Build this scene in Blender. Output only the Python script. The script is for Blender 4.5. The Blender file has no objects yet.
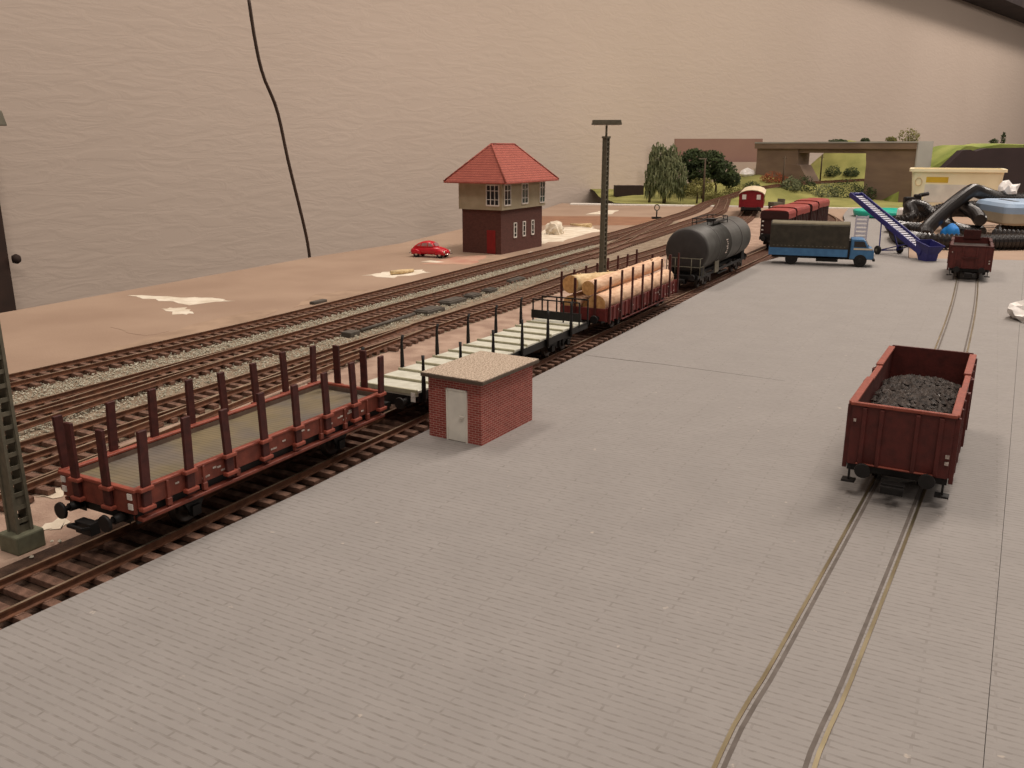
import bpy, bmesh, math, random
from mathutils import Vector, Matrix
R = math.radians
sc = bpy.context.scene
col = sc.collection
random.seed(7)

# ------------------------------------------------------------------ camera, world, lights, exposure (1 unit = 1 cm)
cam = bpy.data.objects.new('camera', bpy.data.cameras.new('camera'))
col.objects.link(cam)
cam.location = (0, 0, 11.72)
cam.rotation_euler = (R(90 - 15.3), 0, 0)
cam.data.sensor_width = 36
cam.data.lens = 868 / 1024 * 36
cam.data.clip_start = .5
cam.data.clip_end = 3000
sc.camera = cam
sc.view_settings.view_transform = 'Standard'
sc.view_settings.look = 'None'
sc.view_settings.gamma = 1
sc.view_settings.use_curve_mapping = False
sc.view_settings.exposure = -0.78

w = bpy.data.worlds.new('world')
sc.world = w
w.use_nodes = True
w.node_tree.nodes['Background'].inputs[0].default_value = (1.0, .88, .80, 1)
w.node_tree.nodes['Background'].inputs[1].default_value = .34


def area(name, loc, target, sx, sy, watts, colour=(1, .885, .785)):
    l = bpy.data.lights.new(name, 'AREA')
    l.shape = 'RECTANGLE'
    l.size, l.size_y = sx, sy
    l.energy = watts
    l.color = colour
    o = bpy.data.objects.new(name, l)
    col.objects.link(o)
    o.location = loc
    o.rotation_euler = (Vector(target) - Vector(loc)).to_track_quat('-Z', 'Y').to_euler()
    return o


area('overhead_light', (85, 115, 180), (55, 90, 0), 25, 90, 400000)
area('overhead_light', (-45, 90, 185), (-25, 80, 0), 90, 25, 200000)
area('overhead_light', (10, -60, 190), (5, 30, 0), 120, 25, 230000)
area('overhead_light', (190, 210, 190), (150, 230, 0), 150, 25, 400000)
area('overhead_light', (345, 400, 195), (270, 430, 30), 150, 25, 560000)  # unseen fill, added to brighten the far right end of the wall
area('wall_fill_light', (430, 150, 125), (250, 380, 40), 60, 40, 480000)  # added fill light that lifts the shaded band on the right wall


# ------------------------------------------------------------------ materials


def mat(name, c, c2=None, scale=5., rough=.7, metal=0., bump=0., bscale=None, detail=4., emit=None, lo=.35, hi=.65, spec=.35, stretch=None):
    m = bpy.data.materials.new(name)
    m.use_nodes = True
    nt = m.node_tree
    b = nt.nodes['Principled BSDF']
    b.inputs['Roughness'].default_value = rough
    b.inputs['Metallic'].default_value = metal
    b.inputs['Specular IOR Level'].default_value = spec
    tc = nt.nodes.new('ShaderNodeTexCoord')
    src = tc.outputs['Object']
    if stretch:
        mp = nt.nodes.new('ShaderNodeMapping')
        mp.inputs['Scale'].default_value = stretch
        nt.links.new(src, mp.inputs[0])
        src = mp.outputs[0]
    c2 = c2 or tuple(x * .82 for x in c)
    n = nt.nodes.new('ShaderNodeTexNoise')
    n.inputs['Scale'].default_value = scale
    n.inputs['Detail'].default_value = detail
    nt.links.new(src, n.inputs['Vector'])
    r = nt.nodes.new('ShaderNodeValToRGB')
    r.color_ramp.elements[0].position = lo
    r.color_ramp.elements[1].position = hi
    r.color_ramp.elements[0].color = (*c2, 1)
    r.color_ramp.elements[1].color = (*c, 1)
    nt.links.new(n.outputs['Fac'], r.inputs[0])
    nt.links.new(r.outputs[0], b.inputs['Base Color'])
    if bump:
        bn = nt.nodes.new('ShaderNodeTexNoise')
        bn.inputs['Scale'].default_value = bscale or scale * 3
        bn.inputs['Detail'].default_value = 5
        nt.links.new(src, bn.inputs['Vector'])
        bp = nt.nodes.new('ShaderNodeBump')
        bp.inputs['Strength'].default_value = bump
        bp.inputs['Distance'].default_value = .1
        nt.links.new(bn.outputs['Fac'], bp.inputs['Height'])
        nt.links.new(bp.outputs[0], b.inputs['Normal'])
    return m


def s2l(*c):
    return tuple(((x / 255) / 12.92 if x <= 10 else ((x / 255 + .055) / 1.055) ** 2.4) for x in c)


def brickmat(name, c1, c2, mortar, bw, bh, msize=.02, rot=0., bump=.5, noise=.25, rough=.8, offset=.5, axes='box', patch=None):
    """brick courses; axes 'box' picks the wall plane from the surface normal, 'top' uses x,y"""
    m = bpy.data.materials.new(name)
    m.use_nodes = True
    nt = m.node_tree
    L = nt.links.new
    b = nt.nodes['Principled BSDF']
    b.inputs['Roughness'].default_value = rough
    b.inputs['Specular IOR Level'].default_value = .3
    tc = nt.nodes.new('ShaderNodeTexCoord')
    if axes == 'box':
        sx = nt.nodes.new('ShaderNodeSeparateXYZ')
        L(tc.outputs['Object'], sx.inputs[0])
        ad = nt.nodes.new('ShaderNodeMath')
        L(sx.outputs[0], ad.inputs[0])
        L(sx.outputs[1], ad.inputs[1])
        cb = nt.nodes.new('ShaderNodeCombineXYZ')
        L(ad.outputs[0], cb.inputs[0])
        L(sx.outputs[2], cb.inputs[1])
        v = cb.outputs[0]
    else:
        mp = nt.nodes.new('ShaderNodeMapping')
        mp.inputs['Rotation'].default_value = (0, 0, rot)
        L(tc.outputs['Object'], mp.inputs[0])
        wob = nt.nodes.new('ShaderNodeTexNoise')
        wob.inputs['Scale'].default_value = 2.2
        L(tc.outputs['Object'], wob.inputs['Vector'])
        mx = nt.nodes.new('ShaderNodeMixRGB')
        mx.blend_type = 'ADD'
        mx.inputs[0].default_value = .06
        L(mp.outputs[0], mx.inputs[1])
        L(wob.outputs['Color'], mx.inputs[2])
        v = mx.outputs[0]
    br = nt.nodes.new('ShaderNodeTexBrick')
    br.offset = offset
    br.inputs['Scale'].default_value = 1
    br.inputs['Brick Width'].default_value = bw
    br.inputs['Row Height'].default_value = bh
    br.inputs['Mortar Size'].default_value = msize
    br.inputs['Mortar Smooth'].default_value = .3
    br.inputs['Color1'].default_value = (*c1, 1)
    br.inputs['Color2'].default_value = (*c2, 1)
    br.inputs['Mortar'].default_value = (*mortar, 1)
    L(v, br.inputs['Vector'])
    n = nt.nodes.new('ShaderNodeTexNoise')
    n.inputs['Scale'].default_value = .5 if axes == 'top' else 3
    n.inputs['Detail'].default_value = 8
    L(tc.outputs['Object'], n.inputs['Vector'])
    mm = nt.nodes.new('ShaderNodeMixRGB')
    mm.blend_type = 'OVERLAY'
    mm.inputs[0].default_value = noise
    L(br.outputs['Color'], mm.inputs[1])
    L(n.outputs['Fac'], mm.inputs[2])
    out = mm.outputs[0]
    if axes == 'top':
        # joints are worn: they only show in places
        br.inputs['Mortar'].default_value = (*c1, 1)
        wn = nt.nodes.new('ShaderNodeTexNoise')
        wn.inputs['Scale'].default_value = 3.6
        wn.inputs['Detail'].default_value = 6
        L(tc.outputs['Object'], wn.inputs['Vector'])
        wr = nt.nodes.new('ShaderNodeValToRGB')
        wr.color_ramp.elements[0].position = .36
        wr.color_ramp.elements[1].position = .72
        L(wn.outputs['Fac'], wr.inputs[0])
        mu = nt.nodes.new('ShaderNodeMath')
        mu.operation = 'MULTIPLY'
        L(br.outputs['Fac'], mu.inputs[0])
        L(wr.outputs[0], mu.inputs[1])
        mo = nt.nodes.new('ShaderNodeMixRGB')
        L(mu.outputs[0], mo.inputs[0])
        L(out, mo.inputs[1])
        mo.inputs[2].default_value = (*mortar, 1)
        out = mo.outputs[0]
    if patch:
        vo = nt.nodes.new('ShaderNodeTexNoise')
        vo.inputs['Scale'].default_value = 2.6
        vo.inputs['Detail'].default_value = 9
        L(tc.outputs['Object'], vo.inputs['Vector'])
        rp = nt.nodes.new('ShaderNodeValToRGB')
        rp.color_ramp.elements[0].position = .705
        rp.color_ramp.elements[1].position = .75
        L(vo.outputs['Fac'], rp.inputs[0])
        m2 = nt.nodes.new('ShaderNodeMixRGB')
        L(rp.outputs[0], m2.inputs[0])
        L(out, m2.inputs[1])
        m2.inputs[2].default_value = (*patch, 1)
        out = m2.outputs[0]
    L(out, b.inputs['Base Color'])
    bp = nt.nodes.new('ShaderNodeBump')
    bp.inputs['Strength'].default_value = bump
    bp.inputs['Distance'].default_value = .03
    bp.invert = True
    L(br.outputs['Fac'], bp.inputs['Height'])
    L(bp.outputs[0], b.inputs['Normal'])
    return m


def wallmat():
    m = bpy.data.materials.new('plaster_wall')
    m.use_nodes = True
    nt = m.node_tree
    L = nt.links.new
    b = nt.nodes['Principled BSDF']
    b.inputs['Roughness'].default_value = .9
    b.inputs['Specular IOR Level'].default_value = .15
    tc = nt.nodes.new('ShaderNodeTexCoord')
    n = nt.nodes.new('ShaderNodeTexNoise')
    n.inputs['Scale'].default_value = .02
    n.inputs['Detail'].default_value = 6
    L(tc.outputs['Object'], n.inputs['Vector'])
    r = nt.nodes.new('ShaderNodeValToRGB')
    r.color_ramp.elements[0].color = (*s2l(186, 170, 157), 1)
    r.color_ramp.elements[1].color = (*s2l(198, 182, 169), 1)
    L(n.outputs['Fac'], r.inputs[0])
    L(r.outputs[0], b.inputs['Base Color'])
    mp = nt.nodes.new('ShaderNodeMapping')
    mp.inputs['Scale'].default_value = (.13, .13, .55)
    L(tc.outputs['Object'], mp.inputs[0])
    wv = nt.nodes.new('ShaderNodeTexNoise')
    wv.inputs['Scale'].default_value = 1
    wv.inputs['Detail'].default_value = 7
    wv.inputs['Distortion'].default_value = 1.1
    L(mp.outputs[0], wv.inputs['Vector'])
    rp = nt.nodes.new('ShaderNodeValToRGB')
    rp.color_ramp.elements[0].position = .40
    rp.color_ramp.elements[1].position = .62
    L(wv.outputs['Fac'], rp.inputs[0])
    bp = nt.nodes.new('ShaderNodeBump')
    bp.inputs['Strength'].default_value = .075
    bp.inputs['Distance'].default_value = 1.0
    L(rp.outputs[0], bp.inputs['Height'])
    L(bp.outputs[0], b.inputs['Normal'])
    return m


M = {
    'wall': wallmat(),
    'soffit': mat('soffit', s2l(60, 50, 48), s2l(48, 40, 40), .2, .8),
    'floor': mat('floor', s2l(110, 96, 84), None, .1, .7),
    'board': mat('painted_board', s2l(166, 141, 121), s2l(154, 129, 110), .12, .75, 0, .15, 6),
    'sand': mat('sand', s2l(178, 152, 134), s2l(150, 124, 108), .8, .9, 0, .4, 9),
    'bed': mat('brown_bed', s2l(88, 66, 53), s2l(64, 47, 38), 2., .95, 0, .7, 14),  # brown bed, darkened to paint in the shade under the wagons
    'gravel': mat('gravel_bed', s2l(158, 142, 122), s2l(128, 110, 92), 1.6, .95, 0, .9, 16),
    'stone': mat('ballast_stone', s2l(206, 200, 182), s2l(158, 154, 136), 3., .9),
    'band': mat('brown_band', s2l(150, 110, 84), s2l(138, 100, 76), .4, .8, 0, .15, 5),
    'plaster': mat('white_plaster', s2l(232, 222, 204), s2l(205, 190, 168), .7, .85, 0, .5, 4),
    'redpaint': mat('reddish_stain', s2l(176, 128, 110), s2l(186, 150, 128), .5, .85),
    'darkstain': mat('dark_stain', s2l(150, 126, 106), s2l(170, 144, 122), .6, .85),
    'railrust': mat('rail_rust', s2l(122, 82, 60), s2l(92, 61, 45), 3., .6, .2),
    'railtop': mat('rail_head', s2l(214, 196, 172), s2l(170, 142, 116), .6, .36, .75),
    'brass': mat('street_rail_head', s2l(186, 172, 140), s2l(150, 136, 108), .5, .3, .85),
    'groove': mat('flange_groove', s2l(112, 104, 98), s2l(96, 88, 82), 2., .9),
    'sleeper': mat('sleeper', s2l(132, 100, 84), s2l(100, 74, 61), 4., .85, 0, .5, 18),
    'street': brickmat('street_setts', s2l(148, 143, 139), s2l(146, 141, 137), s2l(126, 120, 115), 3.0, .22, .034, R(28.4), .3, .1, .75, .5, 'top', s2l(176, 166, 156)),
    'streetside': mat('street_edge', s2l(70, 62, 56), None, 3, .9),
    'brick': brickmat('red_brick', s2l(164, 82, 74), s2l(142, 66, 60), s2l(190, 148, 134), .3, .1, .013, 0, .4, .3),
    'brickdark': brickmat('dark_brick', s2l(98, 60, 52), s2l(86, 52, 46), s2l(92, 64, 56), .3, .1, .012, 0, .3, .25),
    'rooftile': brickmat('roof_tile', s2l(182, 100, 84), s2l(166, 88, 74), s2l(124, 62, 54), .24, .26, .035, 0, .8, .3, .75),
    'gravelroof': mat('gravelled_roof', s2l(206, 188, 168), s2l(158, 138, 120), 14., .95, 0, .7, 22, lo=.42, hi=.56),
    'roofedge': mat('roof_edge', s2l(98, 84, 72), None, 4, .8),
    'doorwhite': mat('pale_door', s2l(244, 240, 228), None, 1, .6),
    'olive': mat('olive_render', s2l(172, 160, 134), s2l(160, 148, 122), 1., .85),
    'white': mat('white_paint', s2l(236, 230, 220), None, 2, .5),
    'mark': mat('white_marking', s2l(206, 196, 186), s2l(150, 130, 120), 9, .7),
    'glassdark': mat('dark_glass', s2l(34, 30, 32), s2l(26, 22, 24), 1, .12, 0, spec=.6),
    'reddoor': mat('red_door', s2l(140, 34, 32), None, 2, .6),
    'wagonred': mat('wagon_red', s2l(128, 64, 50), s2l(106, 52, 41), 3., .55, 0, .1, 8),
    'rimred': mat('rim_red', s2l(156, 80, 63), s2l(136, 68, 54), 4., .5),
    'stake': mat('stake_brown', s2l(82, 38, 33), s2l(64, 29, 26), 4., .6),
    'plank': None,
    'black': mat('black_iron', s2l(29, 26, 25), s2l(21, 19, 18), 4., .55),
    'wheel': mat('wheel_iron', s2l(58, 48, 42), s2l(44, 36, 32), 4., .45, .4),
    'linerbrown': mat('inner_lining', s2l(112, 92, 80), s2l(96, 78, 68), 2., .8),
    'coalred': mat('ore_red', s2l(96, 42, 37), s2l(80, 36, 32), 3., .55, 0, .1, 8),
    'coal': mat('coal', s2l(92, 82, 76), s2l(54, 49, 46), 5., .5),
    'deckpale': mat('pale_deck', s2l(208, 207, 192), s2l(192, 190, 174), 2., .7),
    'decklip': mat('deck_lip', s2l(176, 172, 146), s2l(160, 154, 128), 3., .75),
    'logbark': mat('peeled_log', s2l(236, 200, 168), s2l(208, 166, 134), 2.4, .75, 0, .4, 7, stretch=(.5, 2, 2)),
    'logpale': mat('pale_log', s2l(226, 204, 160), s2l(200, 170, 126), 2.4, .75, 0, .4, 7, stretch=(.5, 2, 2)),
    'logend': mat('log_end', s2l(224, 176, 116), s2l(200, 146, 92), 5, .8),
    'wagonred2': mat('stake_wagon_red', s2l(114, 46, 41), s2l(92, 36, 33), 4., .6),
    'tank': mat('tank_grey', s2l(80, 79, 75), s2l(70, 68, 64), 1.5, .5),
    'tankend': mat('tank_end_grey', s2l(62, 58, 56), s2l(56, 52, 50), 1.5, .55),
    'hood': mat('hood_red', s2l(160, 66, 57), s2l(140, 56, 50), 2., .5),
    'hooddark': mat('hood_dark', s2l(58, 28, 26), None, 3, .6),
    'coach': mat('coach_red', s2l(132, 28, 36), s2l(118, 24, 32), 2., .4),
    'cream': mat('cream_paint', s2l(226, 208, 176), None, 2, .6),
    'blue': mat('truck_blue', s2l(76, 124, 168), s2l(66, 110, 152), 2., .4),
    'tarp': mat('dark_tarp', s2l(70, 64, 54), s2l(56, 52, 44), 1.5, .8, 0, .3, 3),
    'tarplit': mat('tarp_lit_top', s2l(120, 112, 92), s2l(104, 96, 78), 1.5, .8),  # paler tarp tone: the light on its top is put into the colour
    'rubber': mat('rubber', s2l(34, 31, 30), None, 4, .8),
    'cblue': mat('conveyor_blue', s2l(52, 52, 120), s2l(44, 44, 104), 3, .45),
    'rung': mat('conveyor_rung', s2l(206, 204, 216), None, 4, .6),
    'carred': mat('car_red', s2l(205, 28, 44), s2l(196, 24, 40), 2, .25, spec=.6),
    'carglass': mat('car_glass', s2l(180, 140, 140), None, 2, .15, spec=.6),
    'chrome': mat('chrome', s2l(210, 205, 200), None, 2, .25, .9),
    'mast': mat('mast_grey_green', s2l(112, 106, 90), s2l(96, 92, 78), 4, .65),
    'maststone': mat('mast_foot', s2l(112, 112, 92), s2l(100, 100, 82), 4, .85),
    'cable': mat('cable', s2l(74, 58, 48), None, 2, .6),
    'grass': mat('grass_mat', s2l(160, 156, 92), s2l(122, 122, 66), .12, .95, 0, .8, 3),
    'grass2': mat('hill_grass', s2l(156, 162, 88), s2l(118, 132, 62), .14, .95, 0, .8, 3),
    'leafd': mat('dark_leaf', s2l(62, 74, 38), s2l(40, 50, 26), .6, .9),
    'leafm': mat('mid_leaf', s2l(122, 126, 92), s2l(84, 92, 60), .6, .9),
    'leafy': mat('olive_leaf', s2l(120, 116, 62), s2l(92, 88, 44), .6, .9),
    'leafr': mat('rust_leaf', s2l(150, 82, 50), s2l(120, 60, 38), .6, .9),
    'trunk': mat('trunk', s2l(84, 70, 56), None, 3, .9),
    'concrete': mat('bridge_concrete', s2l(132, 112, 96), s2l(116, 97, 84), .12, .9, 0, .2, 3, stretch=(1, 1, 4)),
    'concrete2': mat('bridge_pale', s2l(172, 170, 166), s2l(158, 156, 152), .1, .9),
    'mauve': mat('mauve_board', s2l(150, 118, 106), s2l(142, 110, 99), .1, .85),
    'mauve2': mat('grey_rose_board', s2l(186, 166, 156), None, .1, .85),
    'hillside': mat('black_fascia', s2l(60, 46, 50), s2l(52, 40, 44), .2, .7),
    'tub': mat('cream_plastic', s2l(246, 234, 200), s2l(240, 226, 190), .3, .45),
    'yellow': mat('yellow_label', s2l(226, 186, 60), None, .5, .6),
    'labelwhite': mat('white_label', s2l(232, 226, 216), None, .5, .6),
    'hose': mat('black_hose', s2l(38, 32, 30), s2l(28, 24, 23), 2, .3, spec=.6),
    'silver': mat('silver_blue_plastic', s2l(168, 190, 214), s2l(158, 180, 206), .4, .35),
    'casecream': mat('beige_plastic', s2l(204, 190, 164), None, .5, .5),
    'turq': mat('turquoise_plastic', s2l(40, 178, 156), s2l(34, 166, 146), .4, .4),
    'bluecloth': mat('blue_plastic', s2l(40, 132, 214), None, 1, .5),
    'paper': mat('white_paper', s2l(246, 242, 238), s2l(226, 220, 214), 1, .8),
    'darkbox': mat('dark_box', s2l(50, 36, 30), None, 1, .8),
    'motor': mat('grey_slab', s2l(92, 86, 78), s2l(76, 70, 64), 2, .7),
    'doorwood': mat('dark_wood', s2l(62, 44, 36), s2l(50, 36, 30), .3, .6),
}


def plankmat():
    m = mat('deck_planks', s2l(126, 112, 92), s2l(90, 84, 76), 1.3, .8, lo=.3, hi=.7)
    nt = m.node_tree
    L = nt.links.new
    b = nt.nodes['Principled BSDF']
    old = b.inputs['Base Color'].links[0].from_socket
    tc = nt.nodes.new('ShaderNodeTexCoord')
    wv = nt.nodes.new('ShaderNodeTexWave')
    wv.bands_direction = 'X'
    wv.inputs['Scale'].default_value = 1.7
    wv.inputs['Distortion'].default_value = .25
    L(tc.outputs['Object'], wv.inputs['Vector'])
    rp = nt.nodes.new('ShaderNodeValToRGB')
    rp.color_ramp.elements[0].color = (.35, .33, .3, 1)
    rp.color_ramp.elements[0].position = .0
    rp.color_ramp.elements[1].position = .22
    L(wv.outputs['Fac'], rp.inputs[0])
    n = nt.nodes.new('ShaderNodeTexNoise')
    n.inputs['Scale'].default_value = .45
    n.inputs['Detail'].default_value = 3
    L(tc.outputs['Object'], n.inputs['Vector'])
    r2 = nt.nodes.new('ShaderNodeValToRGB')
    e = r2.color_ramp.elements
    e[0].position, e[0].color = .38, (*s2l(112, 104, 98), 1)
    e[1].position, e[1].color = .62, (*s2l(130, 116, 82), 1)
    L(n.outputs['Fac'], r2.inputs[0])
    a = nt.nodes.new('ShaderNodeMixRGB')
    a.inputs[0].default_value = .55
    L(old, a.inputs[1])
    L(r2.outputs[0], a.inputs[2])
    c = nt.nodes.new('ShaderNodeMixRGB')
    c.blend_type = 'MULTIPLY'
    c.inputs[0].default_value = .5
    L(a.outputs[0], c.inputs[1])
    L(rp.outputs[0], c.inputs[2])
    L(c.outputs[0], b.inputs['Base Color'])
    return m


M['plank'] = plankmat()

# ------------------------------------------------------------------ mesh helpers


class MB:
    """collects shapes and links them as ONE mesh object"""

    def __init__(self):
        self.v, self.f, self.m, self.s = [], [], [], []

    def add(self, vs, fs, mi=0, smooth=False):
        o = len(self.v)
        self.v += [tuple(v) for v in vs]
        for f in fs:
            self.f.append([i + o for i in f])
            self.m.append(mi)
            self.s.append(smooth)
        return self

    def box(self, x0, x1, y0, y1, z0, z1, mi=0, T=None):
        vs = [Vector(p) for p in ((x0, y0, z0), (x1, y0, z0), (x1, y1, z0), (x0, y1, z0), (x0, y0, z1), (x1, y0, z1), (x1, y1, z1), (x0, y1, z1))]
        if T is not None:
            vs = [T @ v for v in vs]
        return self.add(vs, [(0, 3, 2, 1), (4, 5, 6, 7), (0, 1, 5, 4), (1, 2, 6, 5), (2, 3, 7, 6), (3, 0, 4, 7)], mi)

    def cyl(self, p0, p1, r0, r1=None, n=12, mi=0, cap=True, smooth=True, capmi=None):
        p0, p1 = Vector(p0), Vector(p1)
        r1 = r0 if r1 is None else r1
        d = (p1 - p0).normalized()
        a = d.orthogonal().normalized()
        b = d.cross(a)
        vs = []
        for p, r in ((p0, r0), (p1, r1)):
            for k in range(n):
                t = 2 * math.pi * k / n
                vs.append(p + (a * math.cos(t) + b * math.sin(t)) * r)
        self.add(vs, [(k, (k + 1) % n, n + (k + 1) % n, n + k) for k in range(n)], mi, smooth)
        if cap:
            cm = mi if capmi is None else capmi
            self.add(vs[:n], [tuple(range(n))[::-1]], cm)
            self.add(vs[n:], [tuple(range(n))], cm)
        return self

    def bar(self, p0, p1, wd, ht=None, mi=0):
        """square bar between two points"""
        p0, p1 = Vector(p0), Vector(p1)
        ht = ht or wd
        d = (p1 - p0).normalized()
        up = Vector((0, 0, 1))
        if abs(d.z) > .95:
            up = Vector((1, 0, 0))
        a = d.cross(up).normalized() * wd / 2
        b = a.cross(d).normalized() * ht / 2
        vs = [p + s * a + t * b for p in (p0, p1) for s, t in ((-1, -1), (1, -1), (1, 1), (-1, 1))]
        return self.add(vs, [(0, 1, 2, 3), (7, 6, 5, 4), (0, 4, 5, 1), (1, 5, 6, 2), (2, 6, 7, 3), (3, 7, 4, 0)], mi)

    def prism(self, poly, z0, z1, mi=0, sidemi=None, T=None):
        n = len(poly)
        vs = [Vector((p[0], p[1], z0)) for p in poly] + [Vector((p[0], p[1], z1)) for p in poly]
        if T is not None:
            vs = [T @ v for v in vs]
        sm = mi if sidemi is None else sidemi
        self.add(vs, [tuple(range(n))[::-1], tuple(range(n, 2 * n))], mi)
        return self.add(vs, [(k, (k + 1) % n, n + (k + 1) % n, n + k) for k in range(n)], sm)

    def tube(self, pts, r, n=8, mi=0, smooth=True):
        pts = [Vector(p) for p in pts]
        vs, prev = [], None
        for i, p in enumerate(pts):
            d = (pts[min(i + 1, len(pts) - 1)] - pts[max(i - 1, 0)]).normalized()
            a = d.orthogonal().normalized() if prev is None else (prev - d * prev.dot(d)).normalized()
            prev = a
            b = d.cross(a)
            rr = r[i] if isinstance(r, (list, tuple)) else r
            for k in range(n):
                t = 2 * math.pi * k / n
                vs.append(p + (a * math.cos(t) + b * math.sin(t)) * rr)
        fs = []
        for i in range(len(pts) - 1):
            for k in range(n):
                fs.append((i * n + k, i * n + (k + 1) % n, (i + 1) * n + (k + 1) % n, (i + 1) * n + k))
        self.add(vs, fs, mi, smooth)
        self.add(vs[:n], [tuple(range(n))[::-1]], mi)
        return self.add(vs[-n:], [tuple(range(n))], mi)

    def lathe(self, prof, c=(0, 0, 0), n=24, mi=0, axis='z'):
        vs = []
        for r, z in prof:
            for k in range(n):
                t = 2 * math.pi * k / n
                if axis == 'z':
                    vs.append((c[0] + r * math.cos(t), c[1] + r * math.sin(t), c[2] + z))
                else:
                    vs.append((c[0] + z, c[1] + r * math.cos(t), c[2] + r * math.sin(t)))
        fs = []
        for i in range(len(prof) - 1):
            for k in range(n):
                fs.append((i * n + k, i * n + (k + 1) % n, (i + 1) * n + (k + 1) % n, (i + 1) * n + k))
        self.add(vs, fs, mi, True)
        self.add(vs[:n], [tuple(range(n))[::-1]], mi)
        return self.add(vs[-n:], [tuple(range(n))], mi)

    def loft(self, rings, mi=0, smooth=True, cap=True):
        n = len(rings[0])
        vs = [p for r in rings for p in r]
        fs = []
        for i in range(len(rings) - 1):
            for k in range(n):
                fs.append((i * n + k, i * n + (k + 1) % n, (i + 1) * n + (k + 1) % n, (i + 1) * n + k))
        self.add(vs, fs, mi, smooth)
        if cap:
            self.add(rings[0], [tuple(range(n))[::-1]], mi)
            self.add(rings[-1], [tuple(range(n))], mi)
        return self

    def stone(self, c, r, mi=0, rnd=random):
        a = [Vector((rnd.uniform(-1, 1), rnd.uniform(-1, 1), rnd.uniform(-.8, .8))).normalized() * r * rnd.uniform(.7, 1.2) for _ in range(0)]
        s = [r * rnd.uniform(.7, 1.3) for _ in range(6)]
        t = rnd.uniform(0, 6.3)
        ct, st = math.cos(t), math.sin(t)
        q = [(s[0], 0, 0), (0, s[1], 0), (-s[2], 0, 0), (0, -s[3], 0), (0, 0, s[4] * .8), (0, 0, -s[5] * .8)]
        vs = [(c[0] + ct * x - st * y, c[1] + st * x + ct * y, c[2] + z) for x, y, z in q]
        return self.add(vs, [(0, 1, 4), (1, 2, 4), (2, 3, 4), (3, 0, 4), (1, 0, 5), (2, 1, 5), (3, 2, 5), (0, 3, 5)], mi)

    def islands(self):
        par = list(range(len(self.v)))

        def find(i):
            while par[i] != i:
                par[i] = par[par[i]]
                i = par[i]
            return i
        for f in self.f:
            for q in f[1:]:
                par[find(q)] = find(f[0])
        out = {}
        for f, m, s in zip(self.f, self.m, self.s):
            out.setdefault(find(f[0]), []).append((f, m, s))
        res = []
        for fs in out.values():
            mb, mp = MB(), {}
            for f, m, s in fs:
                for q in f:
                    if q not in mp:
                        mp[q] = len(mb.v)
                        mb.v.append(self.v[q])
                mb.f.append([mp[q] for q in f])
                mb.m.append(m)
                mb.s.append(s)
            res.append(mb)
        return res

    def build_each(self, name, mats, parent=None, bevel=0., seg=2):
        return [b.build(name, mats, parent, bevel, seg) for b in self.islands()]

    def build(self, name, mats, parent=None, bevel=0., seg=2):
        me = bpy.data.meshes.new(name)
        me.from_pydata(self.v, [], self.f)
        for m in (mats if isinstance(mats, (list, tuple)) else [mats]):
            me.materials.append(M[m] if isinstance(m, str) else m)
        me.polygons.foreach_set('material_index', self.m)
        me.polygons.foreach_set('use_smooth', self.s)
        me.update()
        bm = bmesh.new()
        bm.from_mesh(me)
        bmesh.ops.remove_doubles(bm, verts=bm.verts, dist=1e-5)
        bmesh.ops.recalc_face_normals(bm, faces=bm.faces)
        bm.to_mesh(me)
        bm.free()
        o = bpy.data.objects.new(name, me)
        col.objects.link(o)
        if parent is not None:
            o.parent = parent
        if bevel:
            b = o.modifiers.new('bevel', 'BEVEL')
            b.width = bevel
            b.segments = seg
            b.limit_method = 'ANGLE'
            b.angle_limit = R(40)
        return o


def tag(o, label, cat, group=None):
    o['label'] = label
    o['category'] = cat
    if group:
        o['group'] = group
    return o


def thing(name, label, cat, loc=(0, 0, 0), rz=0., group=None):
    o = bpy.data.objects.new(name, None)
    col.objects.link(o)
    o.location = loc
    o.rotation_euler = (0, 0, rz)
    o.empty_display_size = .5
    return tag(o, label, cat, group)


def struct(o):
    o['kind'] = 'structure'
    return o


def kids(o):
    return list(o.children)


def copy_tree(o, parent=None):
    c = o.copy()
    col.objects.link(c)
    if parent is not None:
        c.parent = parent
    for ch in kids(o):
        copy_tree(ch, c)
    return c


# ------------------------------------------------------------------ the siding's straight axis: s along, n to the left
S0 = Vector((.45, 47.35))
SD = Vector((.542, 1)).normalized()
SN = Vector((-SD.y, SD.x))
SYAW = math.atan2(SD.y, SD.x)
ZR = .05          # rail head
ZB = -.45         # board top


def SP(s, n=0.):
    p = S0 + SD * s + SN * n
    return (p.x, p.y)


# ------------------------------------------------------------------ setting
wd_ = Vector((.682, .731))
wn_ = Vector((-.731, .682))
wp = Vector((-89.4, 129.8))


def wallpt(t, off=0.):
    p = wp + wd_ * t + wn_ * off
    return (p.x, p.y)


WT = Matrix.Translation((wp.x, wp.y, 0)) @ Matrix.Rotation(math.atan2(wd_.y, wd_.x), 4, 'Z')
o = MB().box(-260, 900, 0, 10, -92, 200).build('wall_back', 'wall')
o.matrix_world = WT
struct(o)
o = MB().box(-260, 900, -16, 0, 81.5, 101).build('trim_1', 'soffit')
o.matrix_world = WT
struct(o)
o = MB().box(-400, 700, -200, 700, -94, -92).build('floor', 'floor')
struct(o)
d = MB().box(-90, 0, -2.5, -.2, -92, 75).build('door_1', 'doorwood')
d.matrix_world = WT @ Matrix.Translation((12.2, 0, 0))
struct(d)
MB().lathe([(.05, 0), (.6, .1), (.8, .7), (.5, 1.2), (.05, 1.3)], (.3, -3.0, -5.4), 14, 0, 'x').build('door_knob', 'darkbox', d)

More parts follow.
